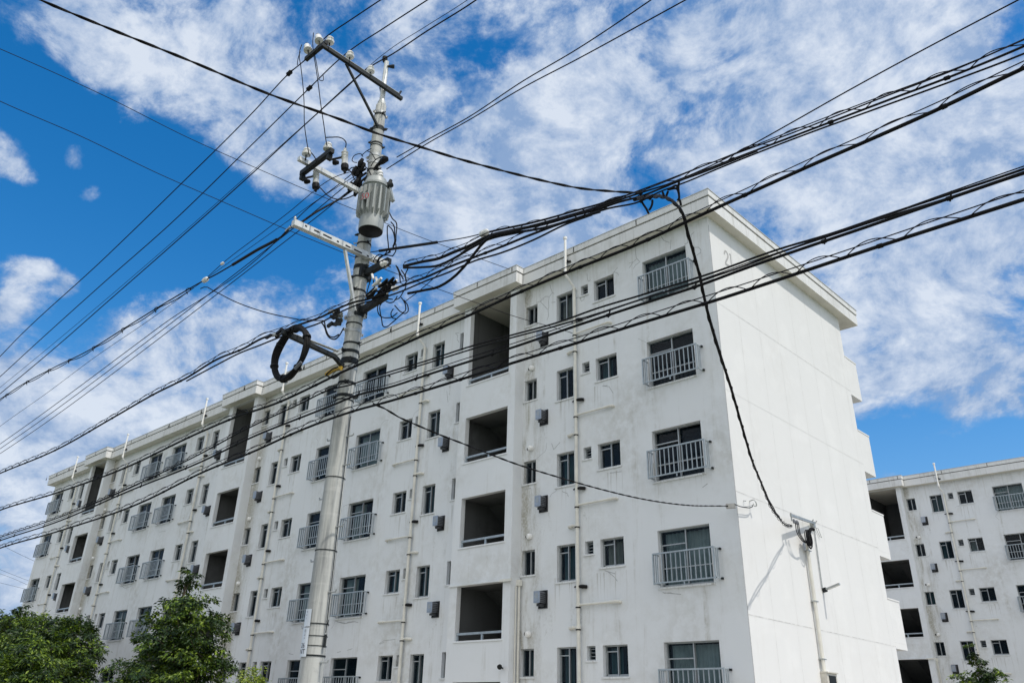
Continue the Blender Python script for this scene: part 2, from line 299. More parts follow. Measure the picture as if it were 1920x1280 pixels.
# ------------------------------------------------------------------ mesh helpers
COL = scene.collection
class MB:
    def __init__(s): s.v = []; s.f = []; s.m = []
    def quad(s, pts, mi=0):
        i = len(s.v); s.v += [tuple(p) for p in pts]; s.f.append(tuple(range(i, i+len(pts)))); s.m.append(mi)
    def box(s, x0, x1, y0, y1, z0, z1, mi=0):
        i = len(s.v)
        s.v += [(x0,y0,z0),(x1,y0,z0),(x1,y1,z0),(x0,y1,z0),(x0,y0,z1),(x1,y0,z1),(x1,y1,z1),(x0,y1,z1)]
        for f in ((0,3,2,1),(4,5,6,7),(0,1,5,4),(1,2,6,5),(2,3,7,6),(3,0,4,7)):
            s.f.append(tuple(i+q for q in f)); s.m.append(mi)
    def bar(s, a, b, w, h, mi=0, up=(0,0,1)):
        a, b = Vector(a), Vector(b); d = (b-a).normalized(); u = Vector(up)
        if abs(d.dot(u)) > .98: u = Vector((1,0,0))
        sx = d.cross(u).normalized()*w/2; su = sx.cross(d).normalized()*h/2
        i = len(s.v)
        for p in (a, b): s.v += [tuple(p+q) for q in (-sx-su, sx-su, sx+su, -sx+su)]
        for f in ((0,1,2,3),(7,6,5,4),(0,4,5,1),(1,5,6,2),(2,6,7,3),(3,7,4,0)):
            s.f.append(tuple(i+q for q in f)); s.m.append(mi)
    def tube(s, pts, r, n=8, mi=0, caps=True):
        P = [Vector(p) for p in pts]; N = len(P)
        if not isinstance(r, (list, tuple)): r = [r]*N
        base = len(s.v); prev = None
        for i in range(N):
            d = (P[min(i+1, N-1)] - P[max(i-1, 0)]).normalized()
            if prev is None:
                u = Vector((0,0,1)) if abs(d.z) < .95 else Vector((1,0,0))
                a = d.cross(u).normalized()
            else:
                a = (prev - d*prev.dot(d)).normalized()
            prev = a; c = d.cross(a)
            for j in range(n):
                t = 2*math.pi*j/n
                s.v.append(tuple(P[i] + (a*math.cos(t) + c*math.sin(t))*r[i]))
        for i in range(N-1):
            for j in range(n):
                q = base+i*n+j; w_ = base+i*n+(j+1)%n
                s.f.append((q, w_, w_+n, q+n)); s.m.append(mi)
        if caps:
            s.f.append(tuple(base+j for j in reversed(range(n)))); s.m.append(mi)
            s.f.append(tuple(base+(N-1)*n+j for j in range(n))); s.m.append(mi)
    def lathe(s, prof, o, axis=(0,0,1), n=14, mi=0):
        """profile of (distance along axis, radius)"""
        ax = Vector(axis).normalized(); u = Vector((1,0,0)) if abs(ax.x) < .9 else Vector((0,1,0))
        a = ax.cross(u).normalized(); c = ax.cross(a); o = Vector(o); base = len(s.v)
        for h, r in prof:
            for j in range(n):
                t = 2*math.pi*j/n
                s.v.append(tuple(o + ax*h + (a*math.cos(t) + c*math.sin(t))*r))
        for i in range(len(prof)-1):
            for j in range(n):
                q = base+i*n+j; w_ = base+i*n+(j+1)%n
                s.f.append((q, w_, w_+n, q+n)); s.m.append(mi)
        s.f.append(tuple(base+j for j in reversed(range(n)))); s.m.append(mi)
        s.f.append(tuple(base+(len(prof)-1)*n+j for j in range(n))); s.m.append(mi)
    def prism(s, poly, z0, z1, mi=0, mtop=None, mbot=None):
        i = len(s.v); n = len(poly)
        s.v += [(x, y, z0) for x, y in poly] + [(x, y, z1) for x, y in poly]
        for j in range(n):
            q = (j+1) % n; s.f.append((i+j, i+q, i+n+q, i+n+j)); s.m.append(mi)
        s.f.append(tuple(i+j for j in reversed(range(n)))); s.m.append(mi if mbot is None else mbot)
        s.f.append(tuple(i+n+j for j in range(n))); s.m.append(mi if mtop is None else mtop)
    def mesh(s, name, mats, smooth=False):
        me = bpy.data.meshes.new(name)
        me.from_pydata(s.v, [], s.f)
        for q in mats: me.materials.append(q)
        if len(mats) > 1: me.polygons.foreach_set('material_index', s.m)
        bm = bmesh.new(); bm.from_mesh(me)
        bmesh.ops.recalc_face_normals(bm, faces=bm.faces) if not getattr(s, 'keep', False) else None
        bm.to_mesh(me); bm.free()
        if smooth:
            me.polygons.foreach_set('use_smooth', [True]*len(me.polygons))
            try: me.set_sharp_from_angle(angle=R(40))
            except Exception: pass
        me.update()
        return me
    def build(s, name, mats, parent=None, smooth=False, loc=None):
        return link(name, s.mesh(name, mats, smooth), parent, loc)
def link(name, me, parent=None, loc=None):
    o = bpy.data.objects.new(name, me); COL.objects.link(o)
    if parent: o.parent = parent
    if loc: o.location = loc
    return o
def tag(o, label=None, cat=None, group=None, kind=None):
    if label: o['label'] = label
    if cat: o['category'] = cat
    if group: o['group'] = group
    if kind: o['kind'] = kind
    return o
def thing(name, loc, label, cat, group=None):
    o = bpy.data.objects.new(name, None); COL.objects.link(o); o.location = loc; o.empty_display_size = .2
    return tag(o, label, cat, group)
def spline(pts, step=.12):
    """Catmull-Rom through the points, resampled"""
    P = [Vector(p) for p in pts]
    if len(P) == 2: P = [P[0], (P[0]+P[1])/2, P[1]]
    outp = []
    for i in range(len(P)-1):
        p0 = P[i-1] if i else P[0]*2-P[1]; p1 = P[i]; p2 = P[i+1]; p3 = P[i+2] if i+2 < len(P) else P[-1]*2-P[-2]
        # centripetal-ish tangents keep uneven spacing smooth
        d01, d12, d23 = max((p1-p0).length, 1e-4), max((p2-p1).length, 1e-4), max((p3-p2).length, 1e-4)
        m1 = ((p1-p0)/d01*d12 + (p2-p1)/d12*d01)/(d01+d12)*d12
        m2 = ((p2-p1)/d12*d23 + (p3-p2)/d23*d12)/(d12+d23)*d12
        n = max(2, int(d12/step))
        for j in range(n):
            t = j/n; t2 = t*t; t3 = t2*t
            outp.append(p1*(2*t3-3*t2+1) + m1*(t3-2*t2+t) + p2*(-2*t3+3*t2) + m2*(t3-t2))
    outp.append(P[-1])
    return outp

# ------------------------------------------------------------------ ground
def ground():
    b = MB(); b.quad([(-900,-900,-.15),(900,-900,-.15),(900,900,-.15),(-900,900,-.15)])
    tag(b.build('ground', [M['grass']]), 'grass and bare soil around the blocks', 'ground', kind='structure')
    b = MB(); b.quad([(-300,-17.0,-.12),(300,-17.0,-.12),(300,-11.9,-.12),(-300,-11.9,-.12)])
    tag(b.build('road', [M['asphalt']]), 'asphalt street along the pole line', 'road', kind='structure')
    b = MB()
    b.box(-300,300,-19.5,-17.0,-.3,0,0); b.box(-300,300,-11.9,-10.2,-.3,0,0)
    tag(b.build('pavement', [M['pavement']]), 'pavement with kerb on both sides of the street', 'pavement', kind='structure')
    b = MB(); b.quad([(-300,-12.25,-.116),(300,-12.25,-.116),(300,-12.10,-.116),(-300,-12.10,-.116)])
    b.quad([(-300,-16.8,-.116),(300,-16.8,-.116),(300,-16.65,-.116),(-300,-16.65,-.116)])
    tag(b.build('road_marking', [M['paint']]), 'white edge lines of the street', 'road marking', kind='structure')
    b = MB(); b.quad([(-60,-8.5,-.14),(14,-8.5,-.14),(14,34,-.14),(-60,34,-.14)])
    tag(b.build('yard', [M['yard']]), 'pale yard around the housing blocks', 'yard', kind='structure')
ground()

# ------------------------------------------------------------------ apartment building
P = 15.9125
NFL = 5
FH = 2.6
L_ALL = 47.75
ZS = 14.5        # soffit
DEPTH = 8.55
UA = dict(R=(-2.255,-.775,2.09,3.45), S=(-4.06,-3.30,2.73,3.45), V=(-4.57,-4.29,3.11,3.45), T=(-5.56,-4.91,2.48,3.45), s=(-6.86,-6.37,2.76,3.45), F=(-6.22,-5.89,1.84,2.31))
UB = dict(R=(-15.55,-14.09,2.10,3.45), S=(-13.0,-12.28,2.72,3.45), V=(-12.11,-11.94,3.12,3.45), T=(-11.44,-10.81,2.49,3.45), s=(-10.01,-9.81,2.77,3.47), F=(-10.57,-10.24,1.85,2.31))
PIPE_A, PIPE_B = -4.755, -11.785
TX0, TX1, TY = -9.40, -6.92, -.40      # stair tower
OX0, OX1 = -9.08, -7.21
STAIR = [(0.0, 2.63), (3.70, 5.19), (6.31, 7.80), (8.92, 10.41), (11.55, ZS-.025)]
REV = .13
names = dict(R='balcony_window', S='square_window', V='vent_window', T='tall_window', s='small_window')

def wall_with_holes(b, x0, x1, z0, z1, holes, y=0.0, mi=0):
    xs = sorted({x0, x1} | {q for h in holes for q in h[:2]}); zs = sorted({z0, z1} | {q for h in holes for q in h[2:4]})
    # limit the length of cells, keep per-hole columns compact
    for i in range(len(xs)-1):
        a, c = xs[i], xs[i+1]
        if c-a < 1e-6: continue
        col = [h for h in holes if h[0] <= a+1e-6 and h[1] >= c-1e-6]
        z = z0
        for h in sorted(col, key=lambda h: h[2]):
            if h[2] > z: b.quad([(a,y,z),(c,y,z),(c,y,h[2]),(a,y,h[2])], mi)
            z = h[3]
        if z < z1: b.quad([(a,y,z),(c,y,z),(c,y,z1),(a,y,z1)], mi)

def reveal(b, h, y0, y1, mi=0):
    x0, x1, z0, z1 = h[:4]
    b.quad([(x0,y0,z0),(x1,y0,z0),(x1,y1,z0),(x0,y1,z0)], mi); b.quad([(x0,y0,z1),(x0,y1,z1),(x1,y1,z1),(x1,y0,z1)], mi)
    b.quad([(x0,y0,z0),(x0,y1,z0),(x0,y1,z1),(x0,y0,z1)], mi); b.quad([(x1,y0,z0),(x1,y0,z1),(x1,y1,z1),(x1,y1,z0)], mi)

CRACKS = [[[-2.462, 14.451], [-2.462, 14.241], [-2.447, 14.074], [-2.326, 13.89]], [[-2.449, 14.029], [-2.586, 13.966], [-2.714, 13.83]], [[-2.35, 13.888], [-2.496, 13.84], [-2.573, 13.755]], [[-2.705, 14.0], [-2.573, 13.984]], [[-1.537, 14.45], [-1.457, 14.28], [-1.284, 14.143]], [[-1.223, 14.208], [-1.268, 13.911]], [[-0.449, 14.162], [-0.551, 14.115]], [[-0.789, 13.9], [-0.702, 13.898], [-0.691, 14.016]], [[-0.483, 13.668], [-0.359, 13.619], [-0.294, 13.507], [-0.312, 13.428], [-0.444, 13.392]], [[-5.837, 14.368], [-5.808, 14.235], [-5.736, 14.039], [-5.864, 13.936], [-5.892, 13.775], [-5.877, 13.577], [-5.918, 13.447], [-5.889, 13.27], [-5.959, 13.126]], [[-5.864, 13.936], [-6.007, 13.997], [-6.179, 13.97], [-6.25, 13.896], [-6.119, 13.73], [-5.933, 13.5]], [[-6.25, 13.896], [-6.41, 13.9]], [[-5.736, 14.026], [-5.652, 13.985]], [[-5.764, 13.696], [-5.61, 13.657]], [[-4.311, 14.209], [-4.302, 14.062], [-4.265, 13.93], [-4.173, 13.944]], [[-4.604, 13.507], [-4.555, 13.326], [-4.449, 13.361], [-4.433, 13.472]], [[-4.791, 13.511], [-4.604, 13.507]], [[-3.136, 14.011], [-3.265, 13.919], [-3.33, 13.85]], [[-3.266, 13.896], [-3.145, 13.805], [-3.112, 13.724]], [[-3.835, 10.35], [-3.6, 10.266], [-3.462, 10.03]], [[-3.805, 10.343], [-3.657, 10.316]], [[-3.833, 5.208], [-3.639, 5.062], [-3.545, 4.951]], [[-3.933, 5.243], [-3.603, 5.136]], [[-5.364, 7.537], [-5.174, 7.448], [-5.137, 7.354]], [[-6.808, 7.811], [-6.559, 7.815]], [[-3.667, 7.775], [-3.284, 7.75]], [[-5.756, 9.02], [-5.675, 8.814], [-5.435, 8.988]], [[-15.425, 4.591], [-15.181, 4.565], [-14.938, 4.521], [-14.758, 4.556], [-14.527, 4.558], [-14.246, 4.517]], [[-15.228, 3.621], [-15.045, 3.641]], [[-14.682, 3.669], [-14.417, 3.711]], [[-12.987, 3.801], [-12.904, 3.81], [-12.784, 3.855]], [[-18.136, 3.667], [-17.862, 3.631]], [[-16.075, 4.912], [-15.572, 4.842]], [[-10.54, 11.837], [-10.444, 11.398]], [[-15.538, 4.63], [-15.029, 4.513], [-14.407, 4.553]], [[-13.01, 3.815], [-12.806, 3.891], [-12.244, 3.911]], [[-9.877, 13.808], [-9.917, 13.381]], [[-30.961, 9.513], [-30.293, 9.482]], [[-34.052, 7.277], [-33.469, 7.083], [-32.795, 7.128]], [[-47.049, 9.774], [-46.232, 9.816]], [[-0.863, 6.938], [-0.721, 7.005]], [[-2.196, 4.571], [-1.689, 4.495]], [[-2.162, 4.557], [-1.956, 4.553]], [[-10.276, 13.964], [-10.149, 13.838], [-10.177, 13.7], [-10.05, 13.545]], [[-10.276, 13.964], [-10.08, 13.935]], [[-7.121, 14.116], [-7.0, 13.978]], [[-6.221, 13.898], [-6.092, 13.937]]]

def ribbon(b, pts, wd, axis, off, mi):
    """flat strip on a wall; axis 'y' = facade (x,z) at y=off, 'x' = gable (y,z) at x=off"""
    n = len(pts)
    for i in range(n-1):
        (a0, a1), (c0, c1) = pts[i], pts[i+1]
        dx, dz = c0-a0, c1-a1; l = math.hypot(dx, dz)
        if l < 1e-5: continue
        nx, nz = -dz/l*wd/2, dx/l*wd/2; ex, ez = dx/l*wd*.3, dz/l*wd*.3
        q = [(a0-ex+nx, a1-ez+nz), (a0-ex-nx, a1-ez-nz), (c0+ex-nx, c1+ez-nz), (c0+ex+nx, c1+ez+nz)]
        o = off - .0002*i if axis == 'y' else off + .0002*i
        b.quad([(u, o, w_) if axis == 'y' else (o, u, w_) for u, w_ in q], mi)

def frame_mesh(kind, w_, h):
    """aluminium sliding sash in local coordinates, lower left corner at the origin of the opening"""
    b = MB(); t = .030; y0, y1 = REV-.03, REV+.05
    b.box(0, t, y0, y1, 0, h); b.box(w_-t, w_, y0, y1, 0, h)
    b.box(t, w_-t, y0, y1, 0, t); b.box(t, w_-t, y0, y1, h-t, h)
    if kind in 'RST':
        mx_ = w_*.50
        b.box(mx_-.015, mx_+.015, y0+.008, y1-.004, t, h-t)
        tz = h*(.80 if kind != 'R' else .74)
        b.box(t, mx_-.02, y0+.012, y1-.006, tz-.014, tz+.014)
        b.box(t, t+.022, y0+.014, y1-.008, t, tz-.018); b.box(t, mx_-.02, y0+.014, y1-.008, t, t+.03)
        b.box(mx_+.02, w_-t, y0+.03, y1-.008, t, t+.03)
        if kind == 'R': b.box(t, w_-t, y0+.016, y1-.01, h*.33-.015, h*.33+.015)
    elif kind == 's' and w_ > .3:
        b.box(w_/2-.018, w_/2+.018, y0+.008, y1-.004, t, h-t)
    elif kind == 'V' and w_ > .2:
        for q in (.3, .55, .8): b.box(t, w_-t, y0+.02, y1-.02, h*q-.006, h*q+.006)
    return b
def pane_mesh(kind, w_, h):
    b = MB(); t = .03; y = REV+.015
    if kind in 'RST':
        b.quad([(t,y,t),(w_*.5,y,t),(w_*.5,y,h-t),(t,y,h-t)]); b.quad([(w_*.5,y+.018,t),(w_-t,y+.018,t),(w_-t,y+.018,h-t),(w_*.5,y+.018,h-t)])
    else: b.quad([(t,y,t),(w_-t,y,t),(w_-t,y,h-t),(t,y,h-t)])
    return b
def sill_mesh(w_):
    b = MB(); b.box(-.05, w_+.04, -.035, REV-.03, -.045, -.002); return b
def curtain_mesh(w_, h, open_=0.0, seed=0):
    rnd = random.Random(seed); b = MB(); n = 36; y = REV+.16; x0, x1 = .05, w_-.05
    if open_: x1 = x0+(x1-x0)*(1-open_)
    cols = []
    for i in range(n+1):
        x = x0+(x1-x0)*i/n
        cols.append((x, y+.025*math.sin(i*1.9+rnd.random()*.8)))
    for i in range(n):
        (xa, ya), (xb, yb) = cols[i], cols[i+1]
        b.quad([(xa,ya,.04),(xb,yb,.04),(xb,yb,h-.05),(xa,ya,h-.05)])
    return b
def railing_mesh():
    """front plane at y=-.25, relative to the opening's lower left corner (width ~1.48)"""
    b = MB(); x0, x1 = -.02, 1.70; z0, z1 = .05, .77; y = -.25
    b.box(x0, x1, y-.02, y+.02, z1-.035, z1); b.box(x0, x1, y-.015, y+.015, z0, z0+.03)
    for px_ in (x0, x1-.035):
        b.box(px_, px_+.035, y-.019, y+.019, z0-.02, z1-.036)
        b.box(px_, px_+.03, y+.021, 0, z1-.033, z1-.003); b.box(px_, px_+.03, y+.021, 0, z0+.002, z0+.028)
        for q in (1, 2): b.box(px_+.006, px_+.024, y+.02+q*.075, y+.038+q*.075, z0+.03, z1-.034)
    n = 13
    for i in range(1, n):
        x = x0 + (x1-x0)*i/n
        b.box(x-.011, x+.011, y-.010, y+.010, z0+.031, z1-.036)
    b.box((x0+x1)/2-.014, (x0+x1)/2+.014, y-.008, y+.008, z0-.08, z0-.001)
    for zz_ in (z1-.03, z0+.02): b.box(x1+.005, x1+.05, -.06, -.005, zz_-.025, zz_+.02, 1)
    return b
def flue_mesh():
    """balanced flue: dark sleeve in the wall and a projecting cowl; origin at lower left of the hole"""
    b = MB()
    b.box(.02, .31, .03, .05, .02, .45, 1)
    for x in (.0, .31): b.box(x, x+.02, -.02, .03, 0, .47, 1)
    b.box(.02, .31, -.02, .03, .45, .47, 1); b.box(.02, .31, -.02, .03, 0, .02, 1)
    b.box(.06, .26, -.25, .0, .13, .42, 0)
    for i in range(5): b.box(.262, .268, -.22, -.03, .15+.05*i, .175+.05*i, 1)
    b.box(.05, .27, -.268, -.252, .12, .43, 3)
    b.box(.10, .20, -.272, -.269, .24, .38, 2)
    b.box(.10, .24, -.20, -.02, .05, .108, 1)
    return b
def hood_mesh():
    b = MB(); b.lathe([(0, .075), (.06, .085), (.10, .082), (.125, .06), (.13, .02)], (.07, 0, 0), (-.25, -1, -.15), 12, 0)
    b.lathe([(0, .045), (.012, .045)], (-.09, -.002, .01), (0, -1, 0), 10, 1)
    return b

def drain_pipe(x, side, ztop):
    """soil pipe with collars, black couplings and the horizontal branch; side = direction of the branch"""
    b = MB(); y = -.10; r = .050
    b.tube([(x,y,0),(x,y,ztop)], r, 12, 0)
    b.tube([(x,y,ztop-.02),(x,y-.0,ztop+.03)], r+.018, 12, 0)
    for kf in range(NFL):
        z = kf*FH
        for zc in (1.30, 1.84):
            if z+zc > ztop-.1: continue
            b.tube([(x,y,z+zc-.045),(x,y,z+zc+.045)], r+.016, 12, 0)
            b.tube([(x,y,z+zc-.075),(x,y,z+zc-.046)], r+.019, 12, 1)
        b.tube([(x,y,z+1.84),(x+side*1.10,y+.01,z+1.845)], .030, 10, 0)
        b.tube([(x+side*1.02,y+.01,z+1.845),(x+side*1.22,y+.012,z+1.85),(x+side*1.29,y+.03,z+1.845),(x+side*1.30,0.0,z+1.84)], .040, 10, 0)
        b.tube([(x,y,z+1.30),(x-side*.20,y+.01,z+1.30)], .034, 10, 0)
        b.tube([(x-side*.16,y+.012,z+1.30),(x-side*.30,y+.02,z+1.29),(x-side*.33,0.0,z+1.285)], .046, 10, 0)
        b.tube([(x-.17,-.02,z+2.315),(x-.05,y,z+2.305)], .022, 8, 1)
        b.tube([(x+.06,y,z+2.295),(x+.14,y-.0,z+2.29),(x+.255,-.03,z+2.285)], [.040,.052,.045], 10, 1)
    return b
def vent_pipe():
    """white pipe standing clear of the eave, bent back to the wall under the soffit"""
    b = MB()
    b.tube([(0,-.46,14.24),(0,-.46,15.52)], .042, 12, 0)
    b.lathe([(0,.066),(.07,.07),(.09,.03)], (0,-.46,15.47), (0,0,1), 12, 0)
    b.tube([(0,-.46,14.18),(0,-.46,14.30)], .058, 12, 0)
    b.tube([(0,-.46,14.17),(0.02,-.38,14.08),(.05,-.14,13.88),(.05,-.10,13.80)], .042, 10, 0)
    b.box(-.06,.06,-.44,-.38,14.66,14.70,1); b.tube([(.05,-.43,14.62),(.17,-.41,14.62)], .035, 8, 1)
    b.tube([(-.10,-.43,14.74),(-.04,-.45,14.74)], .022, 8, 0)
    return b

MESH = {}
def cached(key, fn, *a):
    if key not in MESH: MESH[key] = fn(*a)
    return MESH[key]
def roof_outline(e, ex0, ex1, bumps):
    """closed outline, counter-clockwise from the front right corner going left along the front"""
    pts = [(ex1, -.37-e)]
    for (c0, c1) in bumps:
        pts += [(c1+e, -.37-e), (c1+e, -.715-e), (c0-e, -.715-e), (c0-e, -.37-e)]
    pts += [(ex0, -.37-e), (ex0, 9.55+e), (ex1, 9.55+e)]
    return pts

def make_building(loc, label, units, number, seed, bay):
    rnd = random.Random(seed)
    root = thing('apartment_building', loc, label, 'apartment building', 'white five storey apartment blocks')
    walls_len = L_ALL
    # ---- facade wall
    b = MB(); holes = []
    allow = []
    for u in range(3):
        for side, U in ((0, UA), (1, UB)):
            if u*2+side >= units: continue
            for kf in range(NFL):
                for kd in 'RSVTsF':
                    x0, x1, z0, z1 = U[kd]
                    h = (x0-u*P, x1-u*P, z0+kf*FH, z1+kf*FH)
                    holes.append(h); allow.append((kd, side, u, kf, h))
    nst = max(1, units//2)
    # tower footprints leave the wall open behind them (shafts)
    tow = [(TX0-u*P, TX1-u*P) for u in range(nst)]
    for (a, c) in tow: holes.append((a, c, -.1, ZS+.001))
    wall_with_holes(b, -walls_len, 0, -.15, ZS, holes)
    for kd, side, u, kf, h in allow:
        reveal(b, h, 0, REV+.05 if kd != 'F' else .03)
        x0, x1, z0, z1 = h
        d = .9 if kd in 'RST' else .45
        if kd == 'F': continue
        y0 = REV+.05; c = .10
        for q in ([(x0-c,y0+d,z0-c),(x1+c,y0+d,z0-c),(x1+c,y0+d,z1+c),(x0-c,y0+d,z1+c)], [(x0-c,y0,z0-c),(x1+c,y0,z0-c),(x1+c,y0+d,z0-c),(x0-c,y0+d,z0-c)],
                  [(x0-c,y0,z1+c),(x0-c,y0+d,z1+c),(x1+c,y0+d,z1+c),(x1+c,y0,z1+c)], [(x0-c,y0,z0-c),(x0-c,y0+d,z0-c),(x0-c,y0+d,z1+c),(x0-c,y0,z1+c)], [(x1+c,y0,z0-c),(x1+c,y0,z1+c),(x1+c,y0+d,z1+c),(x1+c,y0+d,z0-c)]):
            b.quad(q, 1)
    # cracks in the render
    if number:
        for i, l in enumerate(CRACKS): ribbon(b, l, .016, 'y', -.0015-.0001*(i % 7), 2)
    for kd, side, u, kf, h in allow:
        if kd in 'RSTs' and rnd.random() < (.30 if kf > 2 else .16):
            x, z = rnd.choice([(h[0], h[3]), (h[1], h[3]), (h[0], h[2]-.06), (h[1], h[2]-.06)])
            up = 1 if z > h[2]+.2 else -1; sgn = -1 if x == h[0] else 1
            pts = [(x, z)]; ang = rnd.uniform(.2, 1.3)
            for s_ in range(rnd.randint(4, 8)):
                ang += rnd.uniform(-.7, .7); st = rnd.uniform(.04, .11)
                nx, nz = pts[-1][0]+sgn*math.cos(ang)*st, pts[-1][1]+up*math.sin(ang)*st
                if any(q[0]-.03 < nx < q[1]+.03 and q[2]-.06 < nz < q[3]+.03 for q in holes): break
                pts.append((nx, nz))
            ribbon(b, pts, .010, 'y', -.0008, 2)
    b.build('facade_wall', [M['wall'], M['room'], M['crack']], root)
    # ---- gable walls and rear wall
    for name, x, flip in (('gable_wall', 0.0, 1), ('gable_wall', -walls_len, -1)):
        g = MB(); g.keep = True
        g.quad([(x,0,-.15),(x,DEPTH,-.15),(x,DEPTH,ZS),(x,0,ZS)][::flip], 0)
        if flip == 1:
            n = 7
            for i in range(1, n+1):
                y = .02 + DEPTH*i/(n+.35)
                yy = y + .02
                ribbon(g, [(yy, z) for z in (0, 3.93)], .010, 'x', x+.0020, 1)
                for za, zb in ((3.97, 6.70), (6.74, 9.30), (9.34, 11.78), (11.82, 14.48)):
                    o_ = .0 if zb > 11 else .06*((i*7+int(za)) % 3-1)
                    ribbon(g, [(yy+o_, za), (yy+o_, zb)], .010, 'x', x+.0020, 1)
            for z in (3.95, 6.72, 11.80): ribbon(g, [(0, z), (DEPTH, z)], .022, 'x', x+.0024, 1)
            ribbon(g, [(0, 9.32), (DEPTH, 9.32)], .008, 'x', x+.0024, 1)
            ribbon(g, [(.012, 0), (.012, 14.2)], .024, 'x', x+.0028, 2)
        g.build(name, [M['gable'], M['joint'], M['crack']], root)
    r_ = MB(); r_.quad([(-walls_len,DEPTH,-.15),(-walls_len,DEPTH,ZS),(0,DEPTH,ZS),(0,DEPTH,-.15)])
    r_.build('rear_wall', [M['gable']], root)
    for kf in range(5):
        q = MB(); zt = 13.05-FH*kf; zb = 11.70-FH*kf
        q.box(-walls_len, 0, DEPTH+.002, DEPTH+.90, zb, zb+.16); q.box(-walls_len, 0, DEPTH+.78, DEPTH+.90, zb+.162, zt)
        q.box(-.12, 0, DEPTH+.002, DEPTH+.778, zb+.162, zt)
        q.box(-.14, .012, DEPTH+.01, DEPTH+.92, zt+.002, zt+.045)
        q.build('rear_balcony', [M['gable']], root)
    # ---- stair towers
    for u in range(nst):
        X = -u*P; t = MB()
        ops = [(OX0+X, OX1+X, a, c) for a, c in STAIR]
        wall_with_holes(t, TX0+X, TX1+X, -.15, ZS, ops, TY, 0)
        t.quad([(TX1+X,TY,-.15),(TX1+X,0,-.15),(TX1+X,0,ZS),(TX1+X,TY,ZS)], 0); t.quad([(TX0+X,TY,-.15),(TX0+X,TY,ZS),(TX0+X,0,ZS),(TX0+X,0,-.15)], 0)
        th = .17
        for h in ops: reveal(t, h, TY, TY+th, 0)
        # shaft
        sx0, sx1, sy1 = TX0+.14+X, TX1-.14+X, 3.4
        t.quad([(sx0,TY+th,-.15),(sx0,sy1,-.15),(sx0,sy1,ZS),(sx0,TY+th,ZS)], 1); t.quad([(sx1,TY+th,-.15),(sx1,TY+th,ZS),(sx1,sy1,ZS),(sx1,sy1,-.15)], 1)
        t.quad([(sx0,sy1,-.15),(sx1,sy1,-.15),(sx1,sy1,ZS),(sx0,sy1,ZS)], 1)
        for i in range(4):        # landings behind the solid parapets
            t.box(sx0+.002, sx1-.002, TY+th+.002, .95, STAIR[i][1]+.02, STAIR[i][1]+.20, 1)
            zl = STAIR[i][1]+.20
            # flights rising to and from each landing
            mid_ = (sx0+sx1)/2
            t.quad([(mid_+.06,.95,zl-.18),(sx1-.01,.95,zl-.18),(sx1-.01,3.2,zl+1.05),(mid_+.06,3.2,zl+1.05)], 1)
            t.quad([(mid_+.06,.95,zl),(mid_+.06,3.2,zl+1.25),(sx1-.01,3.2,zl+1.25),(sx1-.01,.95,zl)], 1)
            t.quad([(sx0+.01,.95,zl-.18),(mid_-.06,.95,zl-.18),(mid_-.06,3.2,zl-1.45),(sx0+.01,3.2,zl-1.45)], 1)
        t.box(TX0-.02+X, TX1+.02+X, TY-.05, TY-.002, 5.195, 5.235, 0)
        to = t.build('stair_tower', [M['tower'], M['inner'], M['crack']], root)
        for a, c in STAIR[1:]:
            h = MB(); y = TY+.09
            h.box(OX0+X, OX1+X, y-.03, y+.03, a+.16, a+.22); cx = (OX0+OX1)/2+X+.1
            h.box(cx-.03, cx+.03, y-.025, y+.025, a+.001, a+.159); h.box(OX0+X+.002, OX0+.06+X, y-.025, y+.025, a+.001, a+.159)
            h.box(OX0-.05+X, OX1+.03+X, TY-.03, TY-.002, a-.05, a-.005, 1)
            h.build('handrail', [M['rail'], M['tower']], to)
        d = MB(); xp = TX1+.06+X
        d.box(xp-.06, xp+.06, -.16, -.04, 5.08, 5.24); d.tube([(xp,-.10,0),(xp,-.10,5.1)], .035, 10, 0)
        d.tube([(xp-.03,-.20,0),(xp-.03,-.20,5.06)], .02, 8, 0)
        d.box(TX1-.35+X, TX1+.10+X, TY-.09, TY-.052, 5.17, 5.24, 0)
        d.build('rain_gutter', [M['pvc']], root)
        if u == 0 and number:
            s_ = MB(); s_.bar((TX1-.20,TY,2.95),(TX1-.20,TY-.12,3.0),.03,.03); s_.lathe([(0,.03),(.05,.06),(.10,.07)], (TX1-.20,TY-.10,3.02), (.4,-.8,-.5), 10)
            s_.build('entrance_spotlight', [M['darksteel']], to)
    # ---- roof
    bumps = [(-9.66-u*P, -6.68-u*P) for u in range(nst)]
    f = MB(); ex0 = -walls_len-.45
    f.prism(roof_outline(0, ex0, .285, bumps), ZS, 14.865, 0, None, 1)
    f.prism(roof_outline(-.03, ex0+.03, .255, bumps), 14.867, 14.90, 2)  # recess painted near-black for the shadow line below the coping
    ro = f.build('roof', [M['fascia'], M['soffit'], M['gap']], root)
    c = MB(); c.prism(roof_outline(.025, ex0-.025, .31, bumps), 14.902, 15.085, 0)
    c.prism(roof_outline(.04, ex0-.04, .325, bumps), 15.087, 15.11, 1)
    rr = random.Random(5); x = .1
    while x > -walls_len:
        x -= rr.uniform(1.6, 2.6)
        yb = -.395 if not any(a < x < q for a, q in bumps) else -.74
        if any(abs(x-a) < .12 for q in bumps for a in q): continue
        c.box(x-.012, x+.012, yb-.012, yb-.002, 14.905, 15.083, 2)
        if rr.random() < .35: c.box(x-.03, x+.03, yb-.03, yb-.002, 14.87, 15.0, 2)
    c.build('coping', [M['fascia'], M['coping'], M['gap']], ro)
